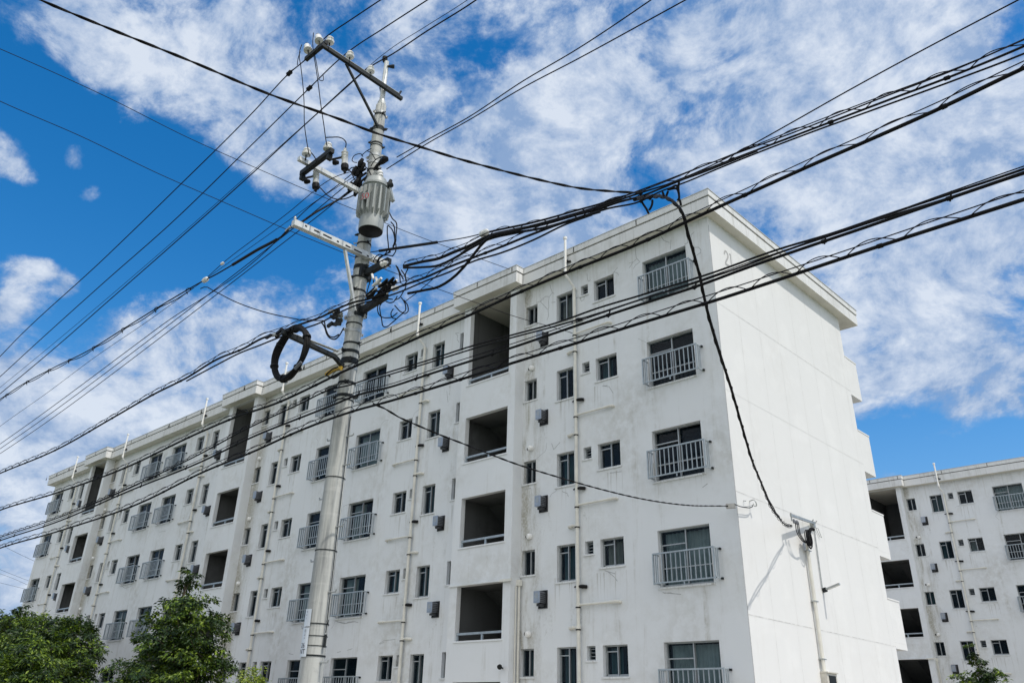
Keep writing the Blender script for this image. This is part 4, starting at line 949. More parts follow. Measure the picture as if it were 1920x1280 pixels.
WIRES = [{'n': 'power_line', 'l': 'uppermost thin power line resting on the outermost white insulator of the top crossarm', 'c': 'wire', 'g': 'bare high voltage wires over the pole top', 'r': 0.011, 'p': [[1.772, -12.374, 12.011], [1.136, -12.374, 12.122], [0.335, -12.374, 12.252], [-0.367, -12.374, 12.355], [-0.448, -12.374, 12.359], [-0.526, -12.374, 12.347], [-0.975, -12.374, 12.217], [-1.565, -12.374, 12.208], [-2.644, -12.374, 11.969], [-5.746, -12.374, 11.512], [-8.924, -12.374, 11.115], [-14.609, -12.374, 10.582], [-15.615, -12.374, 10.415], [-17.3, -12.374, 10.254]], 's': None, 'e': (14, 14)}, {'n': 'power_line', 'l': 'thin power line resting on the middle white insulator of the top crossarm', 'c': 'wire', 'g': 'bare high voltage wires over the pole top', 'r': 0.011, 'p': [[2.361, -11.93, 11.912], [1.812, -11.93, 11.988], [0.668, -11.93, 12.15], [-0.351, -11.93, 12.275], [-0.431, -11.93, 12.275], [-0.511, -11.93, 12.276], [-0.735, -11.93, 12.264], [-1.55, -11.93, 12.134], [-3.329, -11.93, 11.831], [-6.469, -11.93, 11.324], [-9.904, -11.93, 11.008], [-14.083, -11.93, 10.583], [-16.878, -11.93, 10.267], [-18.623, -11.93, 10.087]], 's': None, 'e': (14, 14)}, {'n': 'power_line', 'l': 'thin power line resting on the white insulator nearest the pole top', 'c': 'wire', 'g': 'bare high voltage wires over the pole top', 'r': 0.012, 'p': [[2.848, -11.463, 11.864], [2.305, -11.463, 11.897], [1.256, -11.463, 12.028], [0.338, -11.463, 12.107], [-0.303, -11.463, 12.217], [-0.399, -11.463, 12.226], [-0.477, -11.463, 12.223], [-0.688, -11.463, 12.197], [-2.304, -11.463, 11.991], [-4.062, -11.463, 11.727], [-7.39, -11.463, 11.317], [-10.952, -11.463, 10.923], [-13.651, -11.463, 10.62], [-18.302, -11.463, 10.217], [-20.171, -11.463, 10.069]], 's': None, 'e': (14, 14)}, {'n': 'ground_wire', 'l': 'faint thin wire running from the very tip of the pole beside the third power line', 'c': 'wire', 'g': None, 'r': 0.006, 'p': [[2.292, -11.06, 12.679], [1.799, -11.06, 12.702], [0.718, -11.06, 12.832], [-0.349, -11.06, 12.959], [-0.445, -11.06, 12.96], [-0.542, -11.06, 12.962], [-1.032, -11.06, 12.931], [-3.056, -11.06, 12.666], [-4.943, -11.06, 12.438], [-8.502, -11.06, 12.028], [-15.735, -11.06, 11.374], [-20.325, -11.06, 11.054], [-22.371, -11.06, 10.932]], 's': None, 'e': (14, 14)}, {'n': 'service_cable', 'l': 'thick twisted cable sweeping from the top left corner across the pole', 'c': 'cable', 'g': None, 'r': 0.014, 'p': [[2.471, -17.176, 7.424], [2.574, -16.942, 7.369], [2.811, -16.403, 7.271], [3.107, -15.729, 7.164], [3.419, -15.018, 7.032], [3.722, -14.328, 6.96], [3.857, -14.02, 6.918], [4.055, -13.57, 6.896], [4.231, -13.169, 6.878], [4.412, -12.755, 6.88], [4.605, -12.316, 6.893], [4.817, -11.835, 6.933], [4.982, -11.458, 7.015], [5.139, -11.1, 7.108]], 's': 'twist', 'e': (6, 0)}, {'n': 'drop_wire', 'l': 'upper of the two faint wires slanting across the blue sky to the flat roof edge', 'c': 'wire', 'g': 'faint drop wires slanting to the building', 'r': 0.009, 'p': [[-9.444, -16.244, 15.435], [-9.374, -15.802, 15.428], [-8.992, -13.401, 15.314], [-8.669, -11.367, 15.098], [-8.366, -9.459, 15.01], [-8.061, -7.542, 14.948], [-7.866, -6.313, 14.948], [-7.653, -4.973, 14.907], [-7.49, -3.948, 14.92], [-7.333, -2.961, 14.96], [-6.977, -0.72, 15.054]], 's': None, 'e': (8, 0)}, {'n': 'drop_wire', 'l': 'lower of the two faint wires slanting across the blue sky to a wall drain pipe', 'c': 'wire', 'g': 'faint drop wires slanting to the building', 'r': 0.009, 'p': [[-9.459, -15.86, 14.147], [-9.329, -15.422, 14.058], [-8.83, -13.73, 13.8], [-8.29, -11.9, 13.419], [-7.874, -10.491, 13.196], [-7.395, -8.869, 12.946], [-6.932, -7.3, 12.745], [-6.592, -6.149, 12.606], [-6.211, -4.856, 12.489], [-5.682, -3.064, 12.357], [-5.443, -2.256, 12.294], [-4.84, -0.213, 12.277], [-4.807, -0.1, 12.272]], 's': None, 'e': (8, 0)}, {'n': 'covered_line', 'l': 'thick covered line from the long white crossarm to the two in-line white insulators', 'c': 'cable', 'g': None, 'r': 0.011, 'p': [[-0.345, -12.497, 8.206], [-0.456, -12.498, 8.185], [-1.273, -12.498, 8.209], [-2.104, -12.498, 8.224], [-2.603, -12.498, 8.243], [-2.923, -12.498, 8.269], [-4.257, -12.498, 8.319], [-6.001, -12.499, 8.339], [-7.709, -12.499, 8.348], [-9.989, -12.499, 8.511], [-12.152, -12.5, 8.624], [-13.597, -12.5, 8.621], [-15.308, -12.5, 8.663]], 's': 'hanger', 'e': (0, 12)}, {'n': 'covered_line', 'l': 'thick double black line from the pole down to the tip of the long white crossarm', 'c': 'cable', 'g': None, 'r': 0.017, 'p': [[-0.679, -11.014, 10.033], [-0.637, -11.235, 9.782], [-0.585, -11.506, 9.428], [-0.485, -12.028, 8.812], [-0.435, -12.289, 8.471], [-0.404, -12.454, 8.29]], 's': None, 'e': (0, 0)}, {'n': 'covered_line', 'l': 'faint thin line ending at a tiny white insulator above the covered line', 'c': 'wire', 'g': None, 'r': 0.006, 'p': [[0.881, -12.2, 8.914], [0.201, -12.2, 9.083], [-1.03, -12.2, 8.964], [-1.853, -12.2, 8.888], [-3.058, -12.2, 8.776], [-3.627, -12.2, 8.664]], 's': None, 'e': (0, 0)}, {'n': 'low_voltage_line', 'l': 'uppermost of three parallel low voltage lines under the white crossarm', 'c': 'wire', 'g': 'low voltage lines running down left from the pole', 'r': 0.008, 'p': [[-0.371, -11.5, 9.826], [-0.665, -11.5, 9.788], [-1.801, -11.5, 9.648], [-2.461, -11.5, 9.41], [-7.015, -11.5, 9.008], [-14.535, -11.5, 8.359], [-16.391, -11.5, 8.234], [-18.124, -11.5, 8.12]], 's': None, 'e': (0, 12)}, {'n': 'low_voltage_line', 'l': 'middle of three parallel low voltage lines under the white crossarm', 'c': 'wire', 'g': 'low voltage lines running down left from the pole', 'r': 0.008, 'p': [[-0.38, -11.4, 9.807], [-0.645, -11.4, 9.776], [-1.624, -11.4, 9.621], [-2.468, -11.4, 9.518], [-6.971, -11.4, 9.005], [-14.246, -11.4, 8.324], [-16.645, -11.4, 8.168], [-18.385, -11.4, 8.045]], 's': None, 'e': (0, 12)}, {'n': 'low_voltage_line', 'l': 'lowest of three parallel low voltage lines under the white crossarm', 'c': 'wire', 'g': 'low voltage lines running down left from the pole', 'r': 0.008, 'p': [[-0.328, -11.3, 9.781], [-0.503, -11.3, 9.763], [-1.535, -11.3, 9.609], [-2.338, -11.3, 9.512], [-6.912, -11.3, 8.973], [-13.92, -11.3, 8.282], [-16.897, -11.3, 8.099], [-18.682, -11.3, 8.006]], 's': None, 'e': (0, 12)}, {'n': 'low_voltage_line', 'l': 'very thin line drawn alone between the ring hung line and the three parallel lines', 'c': 'wire', 'g': None, 'r': 0.005, 'p': [[0.283, -11.8, 9.345], [-0.767, -11.8, 9.348], [-1.961, -11.8, 9.288], [-4.255, -11.8, 9.176], [-6.792, -11.8, 9.017], [-9.558, -11.8, 8.916], [-12.348, -11.8, 8.714], [-15.716, -11.8, 8.531], [-17.382, -11.8, 8.386]], 's': None, 'e': (0, 12)}, {'n': 'insulated_line', 'l': 'upper of two close lines rising right from the black sleeve beside the pole', 'c': 'wire', 'g': 'pair of lines rising right above the transformer', 'r': 0.009, 'p': [[0.164, -11.0, 10.19], [0.938, -11.0, 10.149], [1.955, -11.0, 10.077], [3.102, -11.0, 10.115], [4.141, -11.0, 10.074], [5.385, -11.0, 10.125], [5.708, -11.0, 10.147]], 's': None, 'e': (0, 10)}, {'n': 'insulated_line', 'l': 'lower of two close lines rising right from a grey insulator beside the pole', 'c': 'wire', 'g': 'pair of lines rising right above the transformer', 'r': 0.009, 'p': [[-0.022, -11.05, 10.005], [1.01, -11.05, 10.005], [2.015, -11.05, 9.949], [3.142, -11.05, 9.924], [4.177, -11.05, 9.825], [5.91, -11.05, 9.7], [6.241, -11.05, 9.675]], 's': None, 'e': (0, 10)}, {'n': 'tension_wire', 'l': 'single straight wire with a thick black sleeve reaching the small white insulator', 'c': 'wire', 'g': None, 'r': 0.008, 'p': [[-0.186, -11.06, 8.404], [0.174, -11.06, 8.303], [1.673, -11.06, 7.874], [2.175, -11.06, 7.739], [2.478, -11.06, 7.677]], 's': 'sleeve', 'e': (0, 0)}, {'n': 'bundle_cable', 'l': 'uppermost cable of the thick black bundle right of the pole, from the white insulator', 'c': 'cable', 'g': 'cables bundled right of the pole', 'r': 0.01, 'p': [[2.458, -11.04, 7.695], [2.689, -11.04, 7.643], [3.381, -11.04, 7.48], [4.102, -11.04, 7.349], [4.679, -11.04, 7.25], [5.141, -11.04, 7.207], [6.051, -11.04, 7.138], [7.025, -11.04, 7.048], [7.873, -11.04, 6.994], [8.526, -11.04, 6.946], [9.04, -11.04, 6.944], [9.202, -11.04, 6.945]], 's': None, 'e': (0, 8)}, {'n': 'bundle_cable', 'l': 'sagging cable of the bundle leaving the upper pale clamp beside the pole', 'c': 'cable', 'g': 'cables bundled right of the pole', 'r': 0.015, 'p': [[0.78, -11.1, 7.763], [1.195, -11.1, 7.681], [1.604, -11.1, 7.588], [1.9, -11.1, 7.573], [2.229, -11.1, 7.549], [2.597, -11.1, 7.557], [3.053, -11.1, 7.463], [3.657, -11.1, 7.317], [4.148, -11.1, 7.235], [4.496, -11.1, 7.17], [4.797, -11.1, 7.135], [5.137, -11.1, 7.072], [5.378, -11.1, 7.058], [6.076, -11.1, 7.028], [7.041, -11.1, 6.956], [7.878, -11.1, 6.893], [8.523, -11.1, 6.843], [9.028, -11.1, 6.828], [9.188, -11.1, 6.83]], 's': 'lash', 'e': (0, 8)}, {'n': 'bundle_cable', 'l': 'lower sagging twin of the upper clamp cable in the bundle', 'c': 'cable', 'g': 'cables bundled right of the pole', 'r': 0.012, 'p': [[0.836, -11.14, 7.697], [1.255, -11.14, 7.549], [1.663, -11.14, 7.433], [1.954, -11.14, 7.428], [2.276, -11.14, 7.46], [2.641, -11.14, 7.469], [3.093, -11.14, 7.378], [3.693, -11.14, 7.227], [4.263, -11.14, 7.142], [4.668, -11.14, 7.081], [5.159, -11.14, 6.975], [5.342, -11.14, 6.987], [5.76, -11.14, 6.958], [6.091, -11.14, 6.948], [7.051, -11.14, 6.892], [7.879, -11.14, 6.815], [8.517, -11.14, 6.757], [9.014, -11.14, 6.724], [9.172, -11.14, 6.722]], 's': None, 'e': (0, 8)}, {'n': 'bundle_cable', 'l': 'cable of the bundle curving up from the lower pale clamp beside the pole', 'c': 'cable', 'g': 'cables bundled right of the pole', 'r': 0.013, 'p': [[1.048, -11.18, 7.168], [1.41, -11.18, 7.095], [1.744, -11.18, 7.039], [2.088, -11.18, 7.103], [2.342, -11.18, 7.245], [2.531, -11.18, 7.384], [2.681, -11.18, 7.451], [3.13, -11.18, 7.376], [3.869, -11.18, 7.245], [4.541, -11.18, 7.14], [5.155, -11.18, 7.059], [5.853, -11.18, 6.964], [6.61, -11.18, 6.916]], 's': None, 'e': (0, 0)}, {'n': 'messenger_wire', 'l': 'thin wire leaving the bundle above the roof corner for the top right', 'c': 'wire', 'g': None, 'r': 0.007, 'p': [[5.394, -11.1, 7.08], [5.946, -11.1, 7.056], [6.464, -11.1, 7.08], [7.01, -11.1, 7.137], [7.518, -11.1, 7.196], [8.337, -11.1, 7.271], [9.103, -11.1, 7.322], [9.27, -11.1, 7.333]], 's': None, 'e': (0, 8)}, {'n': 'thin_wire', 'l': 'thin stray wire bowing under the bundle right of the pole', 'c': 'wire', 'g': None, 'r': 0.006, 'p': [[0.736, -11.0, 7.193], [1.068, -11.0, 7.269], [1.411, -11.0, 7.381], [1.688, -11.0, 7.484], [1.981, -11.0, 7.595], [2.337, -11.0, 7.631]], 's': None, 'e': (0, 0)}, {'n': 'telephone_cable', 'l': 'lashed black telephone cable running left from the dark loop of cable', 'c': 'cable', 'g': None, 'r': 0.016, 'p': [[-14.317, -12.2, 6.637], [-12.722, -12.2, 6.611], [-8.808, -12.2, 6.512], [-6.314, -12.2, 6.619], [-4.64, -12.2, 6.69], [-3.495, -12.2, 6.692], [-2.479, -12.2, 6.758], [-1.686, -12.2, 6.711], [-0.966, -12.2, 6.717], [-0.823, -12.129, 6.753], [-0.652, -11.892, 6.922], [-0.454, -11.618, 7.107], [-0.345, -11.467, 7.25], [-0.182, -11.28, 7.39], [0.206, -11.28, 7.316], [0.482, -11.28, 7.295], [0.96, -11.28, 7.269], [1.567, -11.28, 7.215], [1.969, -11.28, 7.205], [2.511, -11.28, 7.169], [2.982, -11.28, 7.134], [3.538, -11.28, 7.104], [4.183, -11.28, 7.046], [4.653, -11.28, 6.972]], 's': 'lash', 'e': (12, 0)}, {'n': 'telephone_cable', 'l': 'thinner telephone cable slung just under the lashed one beside the dark loop', 'c': 'cable', 'g': None, 'r': 0.012, 'p': [[-3.467, -12.2, 6.627], [-2.44, -12.2, 6.653], [-1.765, -12.2, 6.661], [-1.116, -12.2, 6.619], [-0.786, -12.2, 6.602], [-0.644, -11.881, 6.833], [-0.447, -11.609, 7.017], [-0.339, -11.459, 7.168], [-0.086, -11.28, 7.312], [0.348, -11.28, 7.25], [0.923, -11.28, 7.179], [1.573, -11.28, 7.152], [2.02, -11.28, 7.119], [2.546, -11.28, 7.106], [3.045, -11.28, 7.037], [3.603, -11.28, 7.007], [4.124, -11.28, 7.017], [4.534, -11.28, 6.979]], 's': None, 'e': (0, 0)}, {'n': 'drop_wire', 'l': 'slack wire hanging from the in-line insulator over to the telephone cable', 'c': 'wire', 'g': None, 'r': 0.008, 'p': [[-3.126, -12.461, 8.183], [-3.022, -12.446, 8.184], [-2.725, -12.405, 8.025], [-2.052, -12.311, 7.63], [-1.155, -12.186, 7.182], [-0.617, -12.111, 6.955], [-0.238, -12.058, 6.81], [0.188, -11.998, 6.69]], 's': None, 'e': (0, 0)}, {'n': 'service_drop', 'l': 'heavy black cable dropping past the roof corner to the bracket on the white gable', 'c': 'cable', 'g': None, 'r': 0.023, 'p': [[5.284, -11.488, 6.753], [5.149, -11.121, 7.03], [4.981, -10.662, 7.36], [4.781, -10.118, 7.737], [4.588, -9.591, 8.047], [4.408, -9.101, 8.27], [4.265, -8.711, 8.371], [4.181, -8.483, 8.226], [4.035, -8.083, 8.035], [3.9, -7.716, 7.808], [3.816, -7.488, 7.543], [3.694, -7.154, 7.325], [3.528, -6.701, 7.131], [3.183, -5.762, 6.846], [2.785, -4.678, 6.357], [2.531, -3.985, 6.075], [2.226, -3.152, 5.946], [1.991, -2.513, 5.833], [1.769, -1.907, 5.759], [1.272, -0.552, 5.812], [0.689, 1.036, 5.995], [0.24, 2.259, 6.247]], 's': 'twist2', 'e': (0, 0)}, {'n': 'lashed_cable', 'l': 'topmost lashed cable crossing the facade, passing just below the near roof corner', 'c': 'cable', 'g': 'communication cables crossing the whole facade', 'r': 0.018, 'p': [[-17.077, -11.27, 6.277], [-15.338, -11.27, 6.271], [-10.975, -11.27, 6.105], [-7.651, -11.27, 6.063], [-4.471, -11.27, 6.19], [-3.229, -11.27, 6.2], [-1.997, -11.27, 6.156], [-0.815, -11.27, 6.203], [-0.273, -11.27, 6.238], [0.042, -11.27, 6.245], [0.666, -11.27, 6.264], [1.399, -11.27, 6.291], [2.487, -11.27, 6.313], [3.211, -11.27, 6.341], [4.127, -11.27, 6.349], [5.177, -11.27, 6.335], [6.035, -11.27, 6.373], [6.663, -11.27, 6.396], [7.205, -11.27, 6.413], [7.664, -11.27, 6.421], [8.362, -11.27, 6.442], [8.992, -11.27, 6.487], [9.147, -11.27, 6.492]], 's': 'lash', 'e': (12, 8)}, {'n': 'thin_cable', 'l': 'slim twin cable crossing the top floor right of the pole, above the straight one', 'c': 'cable', 'g': 'communication cables crossing the whole facade', 'r': 0.011, 'p': [[-0.126, -11.2, 6.016], [0.324, -11.2, 6.002], [0.814, -11.2, 5.982], [1.614, -11.2, 5.934], [2.444, -11.2, 5.9], [3.162, -11.2, 5.844], [3.967, -11.2, 5.781], [4.515, -11.2, 5.776], [5.093, -11.2, 5.741], [5.982, -11.2, 5.698], [6.697, -11.2, 5.693], [7.22, -11.2, 5.658], [7.643, -11.2, 5.65], [8.214, -11.2, 5.632], [8.77, -11.2, 5.618], [8.919, -11.2, 5.617]], 's': None, 'e': (0, 8)}, {'n': 'thin_cable', 'l': 'slimmest cable hugging the underside of the slim twin cable', 'c': 'cable', 'g': 'communication cables crossing the whole facade', 'r': 0.01, 'p': [[0.358, -11.22, 5.954], [1.642, -11.22, 5.881], [2.468, -11.22, 5.842], [3.183, -11.22, 5.795], [3.984, -11.22, 5.727], [4.528, -11.22, 5.697], [5.103, -11.22, 5.677], [5.988, -11.22, 5.638], [6.359, -11.22, 5.635], [6.7, -11.22, 5.641], [7.224, -11.22, 5.629], [7.645, -11.22, 5.617], [8.211, -11.22, 5.585], [8.762, -11.22, 5.564], [8.909, -11.22, 5.559]], 's': None, 'e': (0, 8)}, {'n': 'thin_cable', 'l': 'slim sagging cable across the far top floor left of the pole', 'c': 'cable', 'g': 'communication cables crossing the whole facade', 'r': 0.012, 'p': [[-0.038, -11.26, 5.975], [-0.514, -11.26, 6.026], [-1.355, -11.26, 5.982], [-2.853, -11.26, 5.902], [-4.32, -11.26, 5.763], [-7.216, -11.26, 5.586], [-10.557, -11.26, 5.475], [-14.658, -11.26, 5.485], [-16.314, -11.26, 5.469]], 's': 'lash2', 'e': (0, 12)}, {'n': 'lashed_cable', 'l': 'nearly straight clamped cable passing the top floor windows, second from the bottom', 'c': 'cable', 'g': 'communication cables crossing the whole facade', 'r': 0.015, 'p': [[-16.065, -11.3, 5.352], [-14.431, -11.3, 5.372], [-10.37, -11.3, 5.36], [-7.077, -11.3, 5.492], [-4.17, -11.3, 5.57], [-2.453, -11.3, 5.689], [-0.999, -11.3, 5.715], [-0.368, -11.3, 5.724], [0.161, -11.3, 5.74], [1.096, -11.3, 5.671], [1.756, -11.3, 5.656], [3.264, -11.3, 5.608], [4.527, -11.3, 5.587], [5.154, -11.3, 5.571], [5.924, -11.3, 5.549], [6.382, -11.3, 5.556], [6.96, -11.3, 5.55], [7.566, -11.3, 5.539], [8.226, -11.3, 5.532], [8.773, -11.3, 5.525], [8.92, -11.3, 5.524]], 's': 'clip', 'e': (12, 8)}, {'n': 'lashed_cable', 'l': 'lowest lashed cable crossing the facade, hung with loops of lashing wire', 'c': 'cable', 'g': 'communication cables crossing the whole facade', 'r': 0.017, 'p': [[-15.737, -11.33, 5.121], [-14.137, -11.33, 5.151], [-10.108, -11.33, 5.101], [-6.12, -11.33, 5.155], [-4.022, -11.33, 5.337], [-2.315, -11.33, 5.403], [-1.125, -11.33, 5.478], [0.221, -11.33, 5.49], [1.05, -11.33, 5.448], [1.815, -11.33, 5.422], [3.3, -11.33, 5.387], [4.191, -11.33, 5.364], [5.161, -11.33, 5.338], [6.137, -11.33, 5.308], [6.758, -11.33, 5.302], [7.078, -11.33, 5.301], [7.631, -11.33, 5.298], [8.185, -11.33, 5.29], [8.724, -11.33, 5.281], [8.868, -11.33, 5.279]], 's': 'lash', 'e': (12, 8)}, {'n': 'twisted_drop', 'l': 'twisted drop cable sagging from the lowest cable to the small box at the wall corner', 'c': 'cable', 'g': None, 'r': 0.014, 'p': [[0.696, -11.331, 5.492], [0.681, -11.129, 5.49], [0.661, -10.854, 5.447], [0.631, -10.432, 5.427], [0.597, -9.971, 5.415], [0.552, -9.343, 5.414], [0.469, -8.209, 5.411], [0.376, -6.931, 5.465], [0.281, -5.614, 5.545], [0.18, -4.234, 5.665], [0.05, -2.439, 5.904], [-0.093, -0.47, 6.279], [-0.02, -0.3, 6.3]], 's': 'twist', 'e': (0, 0)}, {'n': 'house_wire', 'l': 'short slack wire from the corner box to the hook on the white gable', 'c': 'wire', 'g': None, 'r': 0.01, 'p': [[0.12, -0.302, 6.318], [0.12, -0.057, 6.316], [0.12, 0.251, 6.349], [0.12, 0.52, 6.414], [0.12, 0.619, 6.509]], 's': None, 'e': (0, 0)}, {'n': 'distant_wire', 'l': 'uppermost distant wire at the left edge beyond the building end', 'c': 'wire', 'g': 'distant wires beyond the far end of the building', 'r': 0.012, 'p': [[-75.0, 4.336, 14.94], [-75.0, 5.289, 14.676], [-75.0, 6.763, 14.206], [-75.0, 8.355, 13.74], [-75.0, 10.015, 13.315]], 's': None, 'e': (10, 10)}, {'n': 'distant_wire', 'l': 'second distant wire at the left edge beyond the building end', 'c': 'wire', 'g': 'distant wires beyond the far end of the building', 'r': 0.01, 'p': [[-75.0, 4.948, 12.834], [-75.0, 5.886, 12.602], [-75.0, 7.076, 12.308], [-75.0, 8.331, 12.014], [-75.0, 10.243, 11.608]], 's': None, 'e': (10, 10)}, {'n': 'distant_wire', 'l': 'third distant wire at the left edge beyond the building end', 'c': 'wire', 'g': 'distant wires beyond the far end of the building', 'r': 0.01, 'p': [[-75.0, 5.087, 12.356], [-75.0, 5.987, 12.252], [-75.0, 7.164, 11.999], [-75.0, 8.386, 11.653], [-75.0, 10.353, 11.204]], 's': None, 'e': (10, 10)}, {'n': 'distant_wire', 'l': 'lowest distant wire at the left edge beyond the building end', 'c': 'wire', 'g': 'distant wires beyond the far end of the building', 'r': 0.01, 'p': [[-75.0, 5.339, 11.492], [-75.0, 6.2, 11.512], [-75.0, 7.338, 11.385], [-75.0, 8.497, 11.255], [-75.0, 10.377, 11.114]], 's': None, 'e': (10, 10)}]
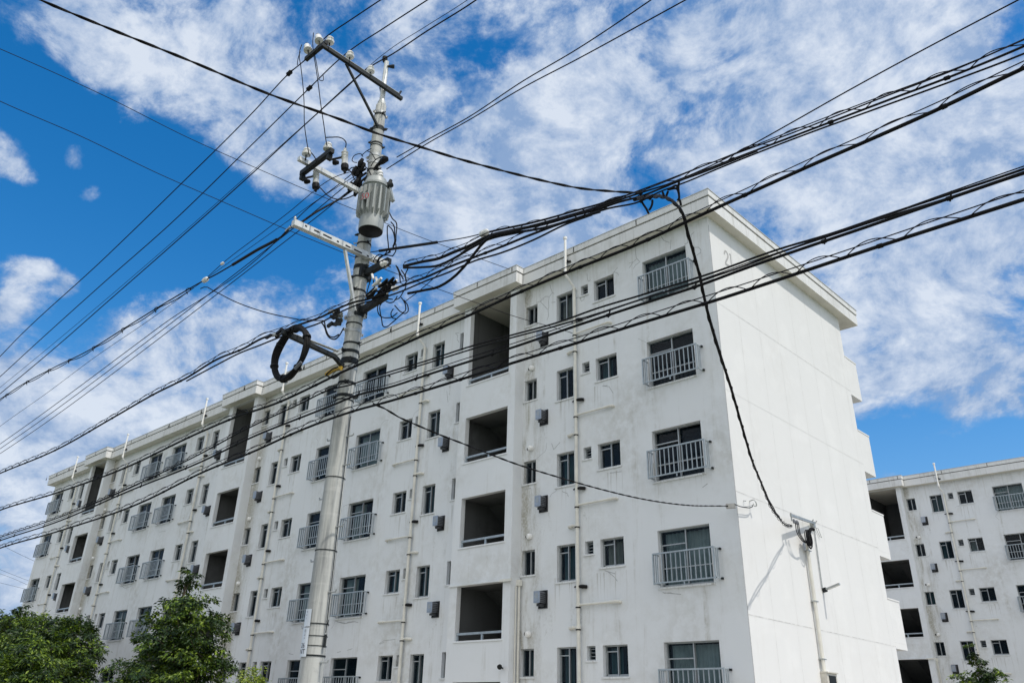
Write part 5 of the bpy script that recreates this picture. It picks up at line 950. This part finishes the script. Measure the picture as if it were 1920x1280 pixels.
JUMPERS = [(0.008, [[-1.138, -12.45, 12.581], [-1.169, -12.45, 12.496], [-1.149, -12.45, 12.313], [-1.023, -12.45, 11.977], [-0.873, -12.45, 11.572], [-0.678, -12.45, 10.975], [-0.513, -12.45, 10.364], [-0.35, -12.45, 9.944], [-0.183, -12.45, 9.557]]), (0.008, [[-1.149, -12.45, 12.418], [-1.181, -12.45, 12.269], [-1.165, -12.45, 12.104]]), (0.008, [[-0.778, -12.45, 12.628], [-0.743, -12.45, 12.371], [-0.644, -12.45, 12.051], [-0.484, -12.45, 11.638], [-0.282, -12.45, 11.094], [-0.076, -12.45, 10.513], [0.135, -12.45, 9.955], [0.241, -12.45, 9.665], [0.301, -12.45, 9.518]]), (0.007, [[-0.615, -12.45, 12.032], [-0.457, -12.45, 11.658], [-0.344, -12.45, 11.369], [-0.256, -12.45, 11.184], [-0.15, -12.45, 11.119], [-0.177, -12.45, 11.242]]), (0.009, [[-0.012, -12.3, 9.931], [0.15, -12.3, 9.85], [0.39, -12.3, 9.718], [0.523, -12.3, 9.605], [0.6, -12.3, 9.492], [0.602, -12.3, 9.409]]), (0.009, [[-0.504, -12.3, 9.926], [-0.383, -12.3, 9.798], [-0.278, -12.3, 9.67], [-0.189, -12.3, 9.54]]), (0.009, [[0.184, -12.0, 9.418], [0.321, -12.0, 9.289], [0.43, -12.0, 9.143], [0.489, -12.0, 9.044], [0.56, -12.0, 8.95]]), (0.009, [[-0.229, -12.2, 9.154], [-0.079, -12.2, 9.002], [0.139, -12.2, 8.78], [0.303, -12.2, 8.656], [0.531, -12.2, 8.534], [0.74, -12.2, 8.477], [0.962, -12.2, 8.461]]), (0.008, [[-0.57, -11.2, 10.461], [-0.628, -11.2, 10.545], [-0.74, -11.2, 10.602], [-0.874, -11.2, 10.614], [-0.901, -11.2, 10.561], [-0.833, -11.2, 10.471], [-0.735, -11.2, 10.411]]), (0.01, [[-0.971, -11.2, 10.34], [-0.917, -11.2, 10.369], [-0.81, -11.2, 10.344], [-0.665, -11.2, 10.268]]), (0.009, [[-0.21, -11.25, 10.037], [-0.152, -11.25, 10.103], [-0.046, -11.25, 10.125], [0.066, -11.25, 10.1], [0.166, -11.25, 10.06], [0.255, -11.25, 9.994]]), (0.01, [[-0.459, -11.25, 10.192], [-0.324, -11.25, 10.062], [-0.236, -11.25, 9.944], [-0.161, -11.25, 9.824], [-0.088, -11.25, 9.706]]), (0.008, [[-0.393, -11.25, 10.468], [-0.263, -11.25, 10.363], [-0.102, -11.25, 10.137]]), (0.008, [[-0.621, -11.2, 10.509], [-0.454, -11.2, 10.533], [-0.338, -11.2, 10.518]]), (0.01, [[0.037, -11.0, 9.311], [0.111, -11.0, 9.105], [0.213, -11.0, 8.93], [0.357, -11.0, 8.752], [0.372, -11.0, 8.644], [0.369, -11.0, 8.544]]), (0.01, [[0.198, -11.0, 8.858], [0.291, -11.0, 8.741], [0.322, -11.0, 8.639], [0.344, -11.0, 8.478]]), (0.01, [[0.126, -11.0, 8.824], [0.246, -11.0, 8.696], [0.315, -11.0, 8.566], [0.347, -11.0, 8.402], [0.314, -11.0, 8.34]]), (0.01, [[0.109, -11.0, 8.818], [0.135, -11.0, 8.639], [0.173, -11.0, 8.497], [0.215, -11.0, 8.329]]), (0.01, [[0.369, -11.0, 8.544], [0.368, -11.0, 8.368], [0.302, -11.0, 8.308], [0.19, -11.0, 8.264]]), (0.01, [[0.394, -11.0, 8.358], [0.398, -11.0, 8.208], [0.339, -11.0, 8.157]]), (0.01, [[0.197, -11.0, 8.336], [0.123, -11.0, 8.265], [-0.041, -11.0, 8.329], [-0.141, -11.0, 8.304], [-0.165, -11.0, 8.238]]), (0.01, [[0.339, -11.0, 8.157], [0.125, -11.0, 8.252], [-0.031, -11.0, 8.262], [-0.071, -11.0, 8.189]]), (0.01, [[0.276, -11.0, 8.256], [0.072, -11.0, 8.26], [-0.024, -11.0, 8.222], [-0.041, -11.0, 8.166]]), (0.01, [[0.451, -11.0, 7.944], [0.557, -11.0, 7.761], [0.605, -11.0, 7.579]]), (0.01, [[0.599, -11.0, 7.805], [0.715, -11.0, 7.644], [0.751, -11.0, 7.55]]), (0.01, [[0.762, -11.0, 7.768], [0.716, -11.0, 7.703], [0.742, -11.0, 7.553]]), (0.01, [[0.489, -11.0, 7.905], [0.612, -11.0, 7.705], [0.672, -11.0, 7.613]]), (0.009, [[0.122, -10.95, 7.414], [0.078, -10.95, 7.381], [0.093, -10.95, 7.283], [0.146, -10.95, 7.149], [0.24, -10.95, 6.959], [0.308, -10.95, 6.939], [0.431, -10.95, 6.968], [0.551, -10.95, 7.009], [0.685, -10.95, 7.056]]), (0.009, [[0.052, -10.95, 7.437], [0.02, -10.95, 7.377], [0.044, -10.95, 7.275], [0.144, -10.95, 7.161], [0.301, -10.95, 7.094], [0.417, -10.95, 7.069], [0.538, -10.95, 7.103]]), (0.009, [[0.429, -10.95, 7.207], [0.38, -10.95, 7.154], [0.417, -10.95, 7.063], [0.52, -10.95, 7.007]]), (0.009, [[0.672, -10.95, 7.275], [0.785, -10.95, 7.124], [0.795, -10.95, 7.043], [0.735, -10.95, 7.028], [0.635, -10.95, 7.083], [0.454, -10.95, 7.257]]), (0.009, [[0.6, -10.95, 7.345], [0.716, -10.95, 7.181], [0.729, -10.95, 7.075], [0.669, -10.95, 7.061]]), (0.009, [[-0.184, -10.95, 7.967], [-0.147, -10.95, 7.843], [-0.036, -10.95, 7.682], [0.115, -10.95, 7.57]]), (0.009, [[-0.117, -10.95, 7.98], [-0.061, -10.95, 7.836], [0.065, -10.95, 7.683], [0.235, -10.95, 7.54]]), (0.009, [[0.665, -10.95, 7.578], [0.689, -10.95, 7.511], [0.622, -10.95, 7.419], [0.567, -10.95, 7.357], [0.441, -10.95, 7.353]]), (0.009, [[0.156, -10.95, 7.52], [0.284, -10.95, 7.43], [0.388, -10.95, 7.383]]), (0.009, [[-0.103, -10.95, 7.465], [-0.227, -10.95, 7.387], [-0.325, -10.95, 7.359]]), (0.009, [[-0.003, -10.95, 7.467], [-0.159, -10.95, 7.388], [-0.293, -10.95, 7.372]]), (0.009, [[-0.339, -10.95, 8.06], [-0.254, -10.95, 7.967], [-0.288, -10.95, 7.856], [-0.319, -10.95, 7.731]]), (0.009, [[0.223, -10.95, 7.403], [0.312, -10.95, 7.35], [0.427, -10.95, 7.335], [0.498, -10.95, 7.404]]), (0.011, [[-0.663, -11.5, 7.121], [-0.548, -11.5, 6.999], [-0.448, -11.5, 6.84], [-0.317, -11.5, 6.73], [-0.181, -11.5, 6.69], [-0.104, -11.5, 6.722], [-0.019, -11.5, 6.821]]), (0.011, [[-0.568, -11.5, 7.091], [-0.487, -11.5, 6.923], [-0.372, -11.5, 6.789], [-0.232, -11.5, 6.733], [-0.129, -11.5, 6.744]]), (0.011, [[-0.319, -11.5, 6.144], [-0.182, -11.5, 6.188], [-0.038, -11.5, 6.189]]), (0.011, [[-0.316, -11.5, 6.129], [-0.088, -11.5, 6.03], [0.03, -11.5, 6.052]])]
FITTINGS = [('line_insulator', [2.478, -11.06, 7.677], (1, 0, 0), 'small white insulator in the single wire where the bundle begins', 'insulator', 1.0, 'porcelain', 'strain'), ('line_insulator', [-2.919, -12.5, 8.266], (1, 0, 0), 'larger white insulator in the covered line left of the pole', 'insulator', 0.9, 'porcelain', 'strain'), ('line_insulator', [-3.058, -12.2, 8.776], (1, 0, 0), 'tiny white insulator in the thin line above the covered line', 'insulator', 0.55, 'porcelain', 'strain'), ('wire_connector', [-1.566, -12.374, 12.208], (1, 0, 0.12), 'black connector on the outermost power line left of the pole', 'connector', 0.9, 'rubber', 'spindle'), ('wire_connector', [-1.55, -11.93, 12.134], (1, 0, 0.12), 'black connector on the middle power line left of the pole', 'connector', 0.9, 'rubber', 'spindle')]
BOXP = [[-0.1, -0.32, 6.3],[0.1, -0.24, 6.3]]
YELLOW = [[-0.639, -11.29, 6.293], [-0.507, -11.29, 6.319], [-0.37, -11.29, 6.318], [-0.258, -11.29, 6.297]]
STRAPS = [[[5.105, -11.1, 7.083], [5.119, -11.1, 7.002], [5.147, -11.1, 6.934], [5.18, -11.1, 6.865], [5.201, -11.1, 6.801]], [[5.21, -11.1, 6.838], [5.239, -11.1, 6.866], [5.26, -11.1, 6.911], [5.263, -11.1, 6.956]], [[5.151, -11.1, 7.08], [5.152, -11.1, 7.006]], [[5.625, -11.1, 7.035], [5.611, -11.1, 6.969], [5.611, -11.1, 6.861], [5.607, -11.1, 6.818], [5.584, -11.1, 6.802]], [[5.607, -11.1, 6.818], [5.62, -11.1, 6.768], [5.625, -11.1, 6.722]], [[5.406, -11.1, 6.996], [5.42, -11.1, 6.94]], [[5.476, -11.1, 6.977], [5.45, -11.1, 6.926]], [[5.223, -11.1, 6.974], [5.271, -11.1, 7.007]], [[5.114, -11.1, 7.149], [5.109, -11.1, 6.988]], [[5.499, -11.1, 6.998], [5.592, -11.1, 7.001], [5.602, -11.1, 6.964]], [[5.473, -11.1, 7.001], [5.592, -11.1, 6.955], [5.612, -11.1, 6.878]]]

for r, pts in JUMPERS:
    b = MB(); b.tube(spline(pts, .035), r, 6)
    pole_part('jumper_cable', b, [M['cable']], True)

# coil of spare cable at the end of the lowest arm
b = MB(); rr = random.Random(9); cx, cy, cz = -.225, -12.2, 6.225
for i in range(10):
    pr = []; ra, rb = .405+rr.uniform(-.030,.028), .385+rr.uniform(-.030,.028); oy = rr.uniform(-.028,.028); ph = rr.uniform(0,6)
    for q in range(41):
        t = 2*math.pi*q/40
        pr.append((cx+ra*math.cos(t)*1.0, cy+oy+.012*math.sin(3*t+ph), cz+rb*math.sin(t)+.012*math.sin(2*t+ph)))
    b.tube(pr, .024, 8, 0, False)
coil = tag(b.build('cable_coil', [M['cable']], None, True), 'big round coil of black spare cable hanging from the lowest pole arm', 'cable coil')
for t in (.4, 1.5, 2.5, 3.4, 4.5, 5.4):
    b = MB(); b.lathe([(-.014,.062),(.014,.062)], (cx+.405*math.cos(t), cy, cz+.378*math.sin(t)), (-math.sin(t),0,math.cos(t)), 12)
    b.build('tie_strap', [M['rubber']], coil)
b = MB(); b.tube([(cx+.27,cy-.05,cz-.33),(cx+.38,cy-.03,cz-.25)], .022, 8); b.build('cable_tail', [M['flue_metal']], coil)

# ------------------------------------------------------------------ wires and cables
def extend(pts, d0, d1):
    P = [Vector(p) for p in pts]
    a = (P[0]-P[1]).normalized(); c = (P[-1]-P[-2]).normalized()
    return ([tuple(P[0]+a*d0)] if d0 else []) + [tuple(p) for p in P] + ([tuple(P[-1]+c*d1)] if d1 else [])
def frame_at(P, i):
    d = (P[min(i+1,len(P)-1)]-P[max(i-1,0)]).normalized(); s_ = d.cross(Vector((0,0,1))).normalized(); return d, s_, s_.cross(d)
rnd = random.Random(21)
for w_ in WIRES:
    off0, off1 = w_['e']
    pts = spline(extend(w_['p'], off0, off1), .10)
    m_ = M['cable'] if w_['c'] == 'cable' else M['wire']
    b = MB(); P_ = [Vector(q) for q in pts]
    st = w_['s']
    if st == 'twist':
        dd = 0; rr_ = w_['r']; tracks = [[], []]
        for i, p in enumerate(P_):
            if i: dd += (p-P_[i-1]).length
            d, s_, u_ = frame_at(P_, i)
            for q in range(2):
                t = dd*2*math.pi/.55+q*math.pi
                tracks[q].append(p+s_*math.cos(t)*rr_*.55+u_*math.sin(t)*rr_*.55)
        for q in tracks: b.tube(q, rr_*.60, 7)
    elif st == 'twist2':
        # main cable, a second one parting from it low down, and a thin spiral binding
        F_ = [Vector(q) for q in spline([tuple(p) for p in P_[::2]]+[tuple(P_[-1])], .035)]
        tot_ = len(F_); dd = 0; sec = []; spi = []
        for i, p in enumerate(F_):
            if i: dd += (p-F_[i-1]).length
            d, s_, u_ = frame_at(F_, i); f_ = i/tot_
            g_ = .012+.030*max(0, (f_-.55))/.45*abs(math.sin(dd*2.6))
            sec.append(p+s_*g_*math.cos(dd*1.1)+u_*g_)
            t = dd*2*math.pi/.5; spi.append(p+(s_*math.cos(t)+u_*math.sin(t))*(w_['r']*.9+g_*.55))
        n_ = len(F_)
        b.tube(F_, [w_['r']*(1.0-.45*min(1, max(0, (i/n_-.45)/.4))) for i in range(n_)], 9)
        b.tube(sec, w_['r']*.55, 7); b.tube(spi, .0055, 5)
    else:
        rad_ = w_['r'] if w_['n'] != 'bundle_cable' else [w_['r']*(1.5-.75*min(1, max(0, (p.x-3.2)/2.2))) for p in P_]
        b.tube(pts, rad_, 8)
        if st in ('lash', 'lash2', 'clip'):
            dd = 0; nx = rnd.uniform(.4, 1.0)
            for i in range(1, len(P_)):
                dd += (P_[i]-P_[i-1]).length
                if dd > nx:
                    nx = dd+rnd.uniform(.7, 1.9); d, s_, u_ = frame_at(P_, i)
                    b.tube([P_[i]-d*.028, P_[i]-d*.02, P_[i]+d*.02, P_[i]+d*.028], [w_['r']*.9, w_['r']+.005, w_['r']+.005, w_['r']*.9], 8)
                    if st == 'clip': b.tube([P_[i]-Vector((0,0,.03)), P_[i]+Vector((0,0,.06))+d*.03], .008, 5)
    o = b.build(w_['n'], [m_], None, True)
    tag(o, w_['l'], w_['c'], w_['g'])
    if st in ('lash', 'lash2', 'clip'):
        # messenger above and the looped lashing wire between
        h = {'lash': .075, 'lash2': .042, 'clip': .05}[st]; per = .55 if st == 'lash' else .40
        b = MB(); mes = []; lash = []; dd = 0
        for i, p in enumerate(P_):
            if i: dd += (p-P_[i-1]).length
            d, s_, u_ = frame_at(P_, i)
            mes.append(p+Vector((0,0,1))*(w_['r']+h*.72+.006*math.sin(dd*2.1)))
        fine = spline([tuple(p) for p in P_[::2]]+[tuple(P_[-1])], .028); F_ = [Vector(q) for q in fine]; dd = 0; ph = 0
        for i, p in enumerate(F_):
            if i:
                s__ = (p-F_[i-1]).length; dd += s__; ph += s__/(per*(1+.18*math.sin(dd*.9+w_['r']*300)))
            d, s_, u_ = frame_at(F_, i); t = ph % 1.0
            hh = (math.sin(math.pi*min(1, t*1.25)) if t < .8 else -.25*math.sin(math.pi*(t-.8)/.2))
            lash.append(p+Vector((0,0,1))*(w_['r']*.8+h*1.15*hh) + s_*(w_['r']+.004)*math.cos(2*math.pi*t))
        b.tube(mes, .0055, 6)
        b.build('messenger_wire', [M['wire']], o, True)
        if st != 'clip':
            b = MB(); b.tube(lash, .0052, 5); b.build('lashing_wire', [M['wire']], o, True)
    elif st == 'hanger':
        b = MB(); mes = []; N = len(P_); dd = 0
        for i, p in enumerate(P_):
            if i: dd += (p-P_[i-1]).length
            mes.append(p - Vector((0,0,1))*(.02+.05*abs(math.sin(dd*2.2)))*(1 if p.x < -3.3 else 0))
        lo = [q for q in mes if q.x < -3.3]
        b.tube(lo, .009, 6); b.build('hung_cable', [M['cable']], o, True)
        dd = 0; nx = 0
        for i in range(1, N):
            if P_[i].x > -3.5 or P_[i].x < -16: continue
            dd += (P_[i]-P_[i-1]).length
            if dd > nx:
                nx = dd+rnd.uniform(1.1, 1.5); b = MB()
                b.tube([P_[i]+Vector((0.07*math.cos(t), .02*math.sin(t*2), -.03+.055*math.sin(t))) for t in [q*math.pi/5 for q in range(10)]], .006, 5)
                b.build('cable_ring', [M['rubber']], o, True)
        b = MB(); sl = [p for p in P_ if -2.05 < p.x < -.62]; b.tube(sl, .024, 8); b.build('sleeve', [M['rubber']], o, True)
    elif st == 'sleeve':
        b = MB(); sl = [p for p in P_ if -.02 < p.x < 1.55]; b.tube(sl, .023, 8); b.build('sleeve', [M['rubber']], o, True)
# fittings on the wires
def wire_fitting(name, p, ax, label, cat, s=1.0, m_='porcelain', shape='strain'):
    b = MB()
    if shape == 'strain': b.lathe([(-.09*s,.012),(-.06*s,.045*s),(-.01*s,.05*s),(0,.035*s),(.01*s,.05*s),(.06*s,.045*s),(.09*s,.012)], p, ax, 14)
    else: b.lathe([(-.13*s,.008),(-.07*s,.02*s),(-.05*s,.05*s),(.0,.045*s),(.05*s,.05*s),(.08*s,.02*s),(.14*s,.008)], p, ax, 8)
    return tag(b.build(name, [M[m_]], None, True), label, cat)
for nm, p, ax, lb, ct, s_, m_, sh in FITTINGS: wire_fitting(nm, p, ax, lb, ct, s_, m_, sh)
b = MB(); b.bar(BOXP[0], BOXP[1], .10, .10); tag(b.build('junction_box', [M['box']]), 'small grey box on the drop cable at the near wall corner', 'junction box')
b = MB(); b.tube(spline(YELLOW, .05), .034, 8); tag(b.build('cable_guard', [M['yellow']], None, True), 'yellow guard sleeve on the topmost lashed cable left of the pole', 'cable guard')
b = MB()
for pts in STRAPS: b.tube(spline(pts, .02), .013, 6)
tag(b.build('cable_tie', [M['cable']], None, True), 'black ties hooked round the bundle where the gable cable branches off', 'cable tie')

# ------------------------------------------------------------------ trees
def tree(name, base, blobs, nleaf, size, leaf, label, cat, trunk_r, seed, limbs, aspect=.5, group=None, fill=.55):
    rr = random.Random(seed)
    root = thing(name, base, label, cat, group)
    bx, by, bz = base
    tb = MB(); top = max(q[2] for q in blobs)
    cxm, cym = sum(q[0] for q in blobs)/len(blobs), sum(q[1] for q in blobs)/len(blobs)
    mainp = [(0,0,0), (.03,.02,top*.25), ((cxm-bx)*.5,(cym-by)*.5,top*.5-bz*.5), ((blobs[0][0]-bx)*.8,(blobs[0][1]-by)*.8,top*.8), (blobs[0][0]-bx,blobs[0][1]-by,top-bz)]
    sp = spline(mainp, .25); tb.tube(sp, [max(.012, trunk_r*(1-.9*i/(len(sp)-1))) for i in range(len(sp))], 9)
    for q in blobs[:limbs]:
        a = sp[int(len(sp)*rr.uniform(.25,.6))]; e = Vector((q[0]-bx, q[1]-by, q[2]-bz))
        m_ = (a+e)/2+Vector((rr.uniform(-.2,.2), rr.uniform(-.2,.2), .15))
        s2 = spline([tuple(a), tuple(m_), tuple(e)], .2); tb.tube(s2, [max(.008, trunk_r*.5*(1-.85*i/(len(s2)-1))) for i in range(len(s2))], 7)
    twigs = []
    cb = MB(); cb.keep = True
    vol = [q[3]*q[4]*q[5] for q in blobs]; tot = sum(v**.75 for v in vol)
    for q, v in zip(blobs, vol):
        n = int(nleaf*(v**.75)/tot)
        ncl = max(4, n//95); k_ = 0; c0 = Vector((q[0]-bx, q[1]-by, q[2]-bz))
        for ci in range(ncl):
            # foliage pads: flat clumps carried by the twigs, darker gaps between them
            d = Vector((rr.gauss(0,1), rr.gauss(0,1), rr.gauss(0,1))).normalized()
            rad = rr.uniform(.35, 1.08) if rr.random() < .80 else rr.uniform(.95, 1.45)
            c = c0+Vector((d.x*q[3]*rad, d.y*q[4]*rad, d.z*q[5]*rad))
            if rad > .95 and rr.random() < .5:
                s2 = spline([tuple(c0), tuple((c0+c)/2+Vector((0, 0, -.06))), tuple(c)], .3); twigs.append(s2)
            pr = rr.uniform(.16, .34)*(1 if q[3] > .4 else .6)
            tone = rr.random()
            pn = (Vector((rr.uniform(-.5,.5), rr.uniform(-.5,.5), 1.1))+d*.6).normalized()
            t1 = pn.orthogonal().normalized(); t2 = pn.cross(t1)
            for j in range(int(n/ncl)):
                a_ = rr.uniform(0, 6.283); r_ = pr*math.sqrt(rr.random())*(1+.5*(rr.random() < .12))
                p = c+t1*math.cos(a_)*r_+t2*math.sin(a_)*r_+pn*rr.gauss(0, .22)*pr
                ax = (t1*math.cos(a_)+t2*math.sin(a_)+Vector((rr.uniform(-.7,.7), rr.uniform(-.7,.7), rr.uniform(-.9,.2)))).normalized()
                nn = (pn+Vector((rr.uniform(-.6,.6), rr.uniform(-.6,.6), rr.uniform(-.4,.4)))).normalized()
                sd_ = ax.cross(nn).normalized(); l = size*rr.uniform(.65,1.3); wd = l*aspect
                i0 = len(cb.v); cup = nn*l*.10
                cb.v += [tuple(p), tuple(p+ax*l*.45+sd_*wd*.5+cup), tuple(p+ax*l), tuple(p+ax*l*.45-sd_*wd*.5+cup)]
                cb.f.append((i0,i0+1,i0+2,i0+3)); cb.m.append(1 if tone > .45 and rr.random() < .62 else 0)  # sunlit colour dealt out at random within some pads
    for s2 in twigs: tb.tube(s2, [.014*(1-.7*i/len(s2)) for i in range(len(s2))], 5)
    tb.build('trunk', [M['bark']], root, True)
    cb.build('crown', [M[leaf], M['leaf_sunlit']], root)
    return root

tree('garden_tree', (-18.3,-4.0,-.1), [(-18.95,-4.0,6.0,.20,.20,.28),(-18.75,-4.0,5.55,.55,.5,.28),(-18.95,-4.0,5.15,.35,.35,.2),(-18.2,-4.0,4.75,.9,.8,.55),(-17.3,-4.3,4.7,.55,.5,.40),(-19.5,-4.0,4.35,.8,.8,.5),(-18.4,-4.4,4.0,1.5,1.2,.7),(-16.7,-4.2,4.1,.8,.8,.6),(-20.1,-3.9,3.6,.8,.8,.6),(-17.2,-4.4,3.3,1.7,1.3,.9),(-19.5,-4.2,2.8,1.5,1.3,.9),(-16.1,-4.4,3.2,.9,.9,.7),(-17.8,-4.4,2.2,2.1,1.5,.9),(-16.3,-4.4,2.2,1.2,1.0,.8),(-18.4,-4.4,1.2,1.9,1.5,.8)],
     38000, .125, 'leaf', 'bushy green tree with a thin top sprig, middle of the three at lower left', 'tree', .11, 31, 9, .48, 'trees in front of the block', .7)
tree('garden_tree', (-30.5,-3.4,-.1), [(-31.8,-3.2,4.85,1.0,.9,.55),(-30.4,-3.3,4.75,1.0,.9,.5),(-29.0,-3.5,4.45,.9,.8,.5),(-33.0,-3.0,4.9,.9,.8,.6),(-28.0,-3.6,4.0,.85,.8,.5),(-27.2,-3.7,3.55,.7,.7,.45),(-30.0,-3.5,3.7,1.7,1.3,.8),(-32.2,-3.2,3.8,1.6,1.3,.8),(-28.4,-3.6,3.2,1.2,1.1,.8),(-30.6,-3.6,2.7,2.3,1.6,.9),(-28.6,-3.7,2.4,1.5,1.2,.8),(-34.4,-2.9,4.4,1.0,.9,.8),(-33,-3.2,2.8,1.7,1.3,.9),(-26.7,-3.8,3.2,.6,.6,.4),(-26.9,-3.8,2.5,.8,.8,.5)],
     36000, .165, 'leaf_deep', 'wide dark green tree covering the far end of the block', 'tree', .14, 32, 10, .40, 'trees in front of the block', .7)
tree('garden_tree', (-38.6,-3.0,-.1), [(-39.6,-2.9,5.75,.9,.8,.5),(-37.9,-3.0,5.6,.8,.8,.45),(-36.6,-3.0,5.3,.8,.7,.45),(-38.6,-3.0,4.9,1.7,1.2,.6),(-40.4,-2.9,4.9,1.2,1.0,.7),(-36.8,-3.1,4.3,1.3,1.0,.7),(-38.8,-3.0,3.7,2.1,1.5,.9),(-38.6,-3.0,2.4,2.0,1.5,1.0)],
     22000, .16, 'leaf_deep', 'tree farthest left, its top leaves against the sky beside the block end', 'tree', .13, 36, 7, .40, 'trees in front of the block', .7)
tree('garden_tree', (-24.8,-6.6,-.1), [(-25.9,-6.4,3.9,.8,.8,.45),(-24.6,-6.6,3.35,1.0,.9,.55),(-23.2,-6.8,3.0,.9,.9,.5),(-26.6,-6.3,3.4,1.0,.9,.6),(-25.0,-6.6,2.6,1.6,1.2,.6),(-22.6,-6.9,2.5,.9,.9,.5),(-21.9,-7.0,2.2,.8,.8,.5),(-24.2,-6.7,1.8,2.0,1.5,.7)],
     24000, .14, 'leaf', 'lower bright leaved tree at the bottom left corner before the dark one', 'tree', .10, 33, 7, .42, 'trees in front of the block', .7)
tree('shrub', (-12.3,-4.8,-.1), [(-12.35,-4.8,2.72,.25,.25,.16),(-12.4,-4.8,2.42,.48,.42,.30),(-12.1,-4.8,2.40,.38,.35,.28),(-12.3,-4.8,1.4,.6,.55,.7)],
     2600, .085, 'leaf_light', 'yellow green shrub top beside the pole foot at the bottom edge', 'shrub', .04, 34, 3, .5)
tree('garden_tree', (-3.9,29.0,.1), [(-3.75,29.0,5.2,.30,.30,.40),(-3.7,29.0,4.75,.55,.5,.5),(-3.1,29.0,4.45,.6,.6,.45),(-4.6,29.0,4.1,.7,.6,.4),(-3.9,29.0,3.8,1.2,1.0,.7),(-3.0,29.0,3.7,.8,.8,.5),(-4.0,29.0,2.6,1.5,1.2,1.0)],
     9000, .15, 'leaf', 'small tree at the bottom right before the farther block', 'tree', .08, 35, 5, .48, None, .7)

# ------------------------------------------------------------------ house glimpsed past the far end
hroot = thing('house', (-60,6,0), 'low house with tan wall and grey roof beyond the trees at the left edge', 'house')
b = MB(); b.box(-5,4,-5,5,0,6.3); o = b.build('house_wall', [M['house_wall']], hroot)
b = MB(); b.quad([(-5.6,-5.6,6.25),(4.6,-5.6,6.25),(4.6,0,7.2),(-5.6,0,7.2)]); b.quad([(-5.6,0,7.2),(4.6,0,7.2),(4.6,5.6,6.25),(-5.6,5.6,6.25)])
b.quad([(4.6,-5.6,6.25),(4.6,5.6,6.25),(4.6,0,7.2)]); b.quad([(-5.6,5.6,6.25),(-5.6,-5.6,6.25),(-5.6,0,7.2)]); b.quad([(-5.6,-5.6,6.25),(-5.6,5.6,6.25),(4.6,5.6,6.25),(4.6,-5.6,6.25)])
b.build('roof', [M['house_roof']], hroot)
for y in (-2.6, 1.6):
    b = MB(); b.box(4.01,4.06,y,y+1.4,3.6,4.8); f_ = b.build('window', [M['alu']], hroot)
    b = MB(); b.quad([(4.065,y+.06,3.66),(4.065,y+1.34,3.66),(4.065,y+1.34,4.74),(4.065,y+.06,4.74)]); b.build('pane', [M['glass']], f_)
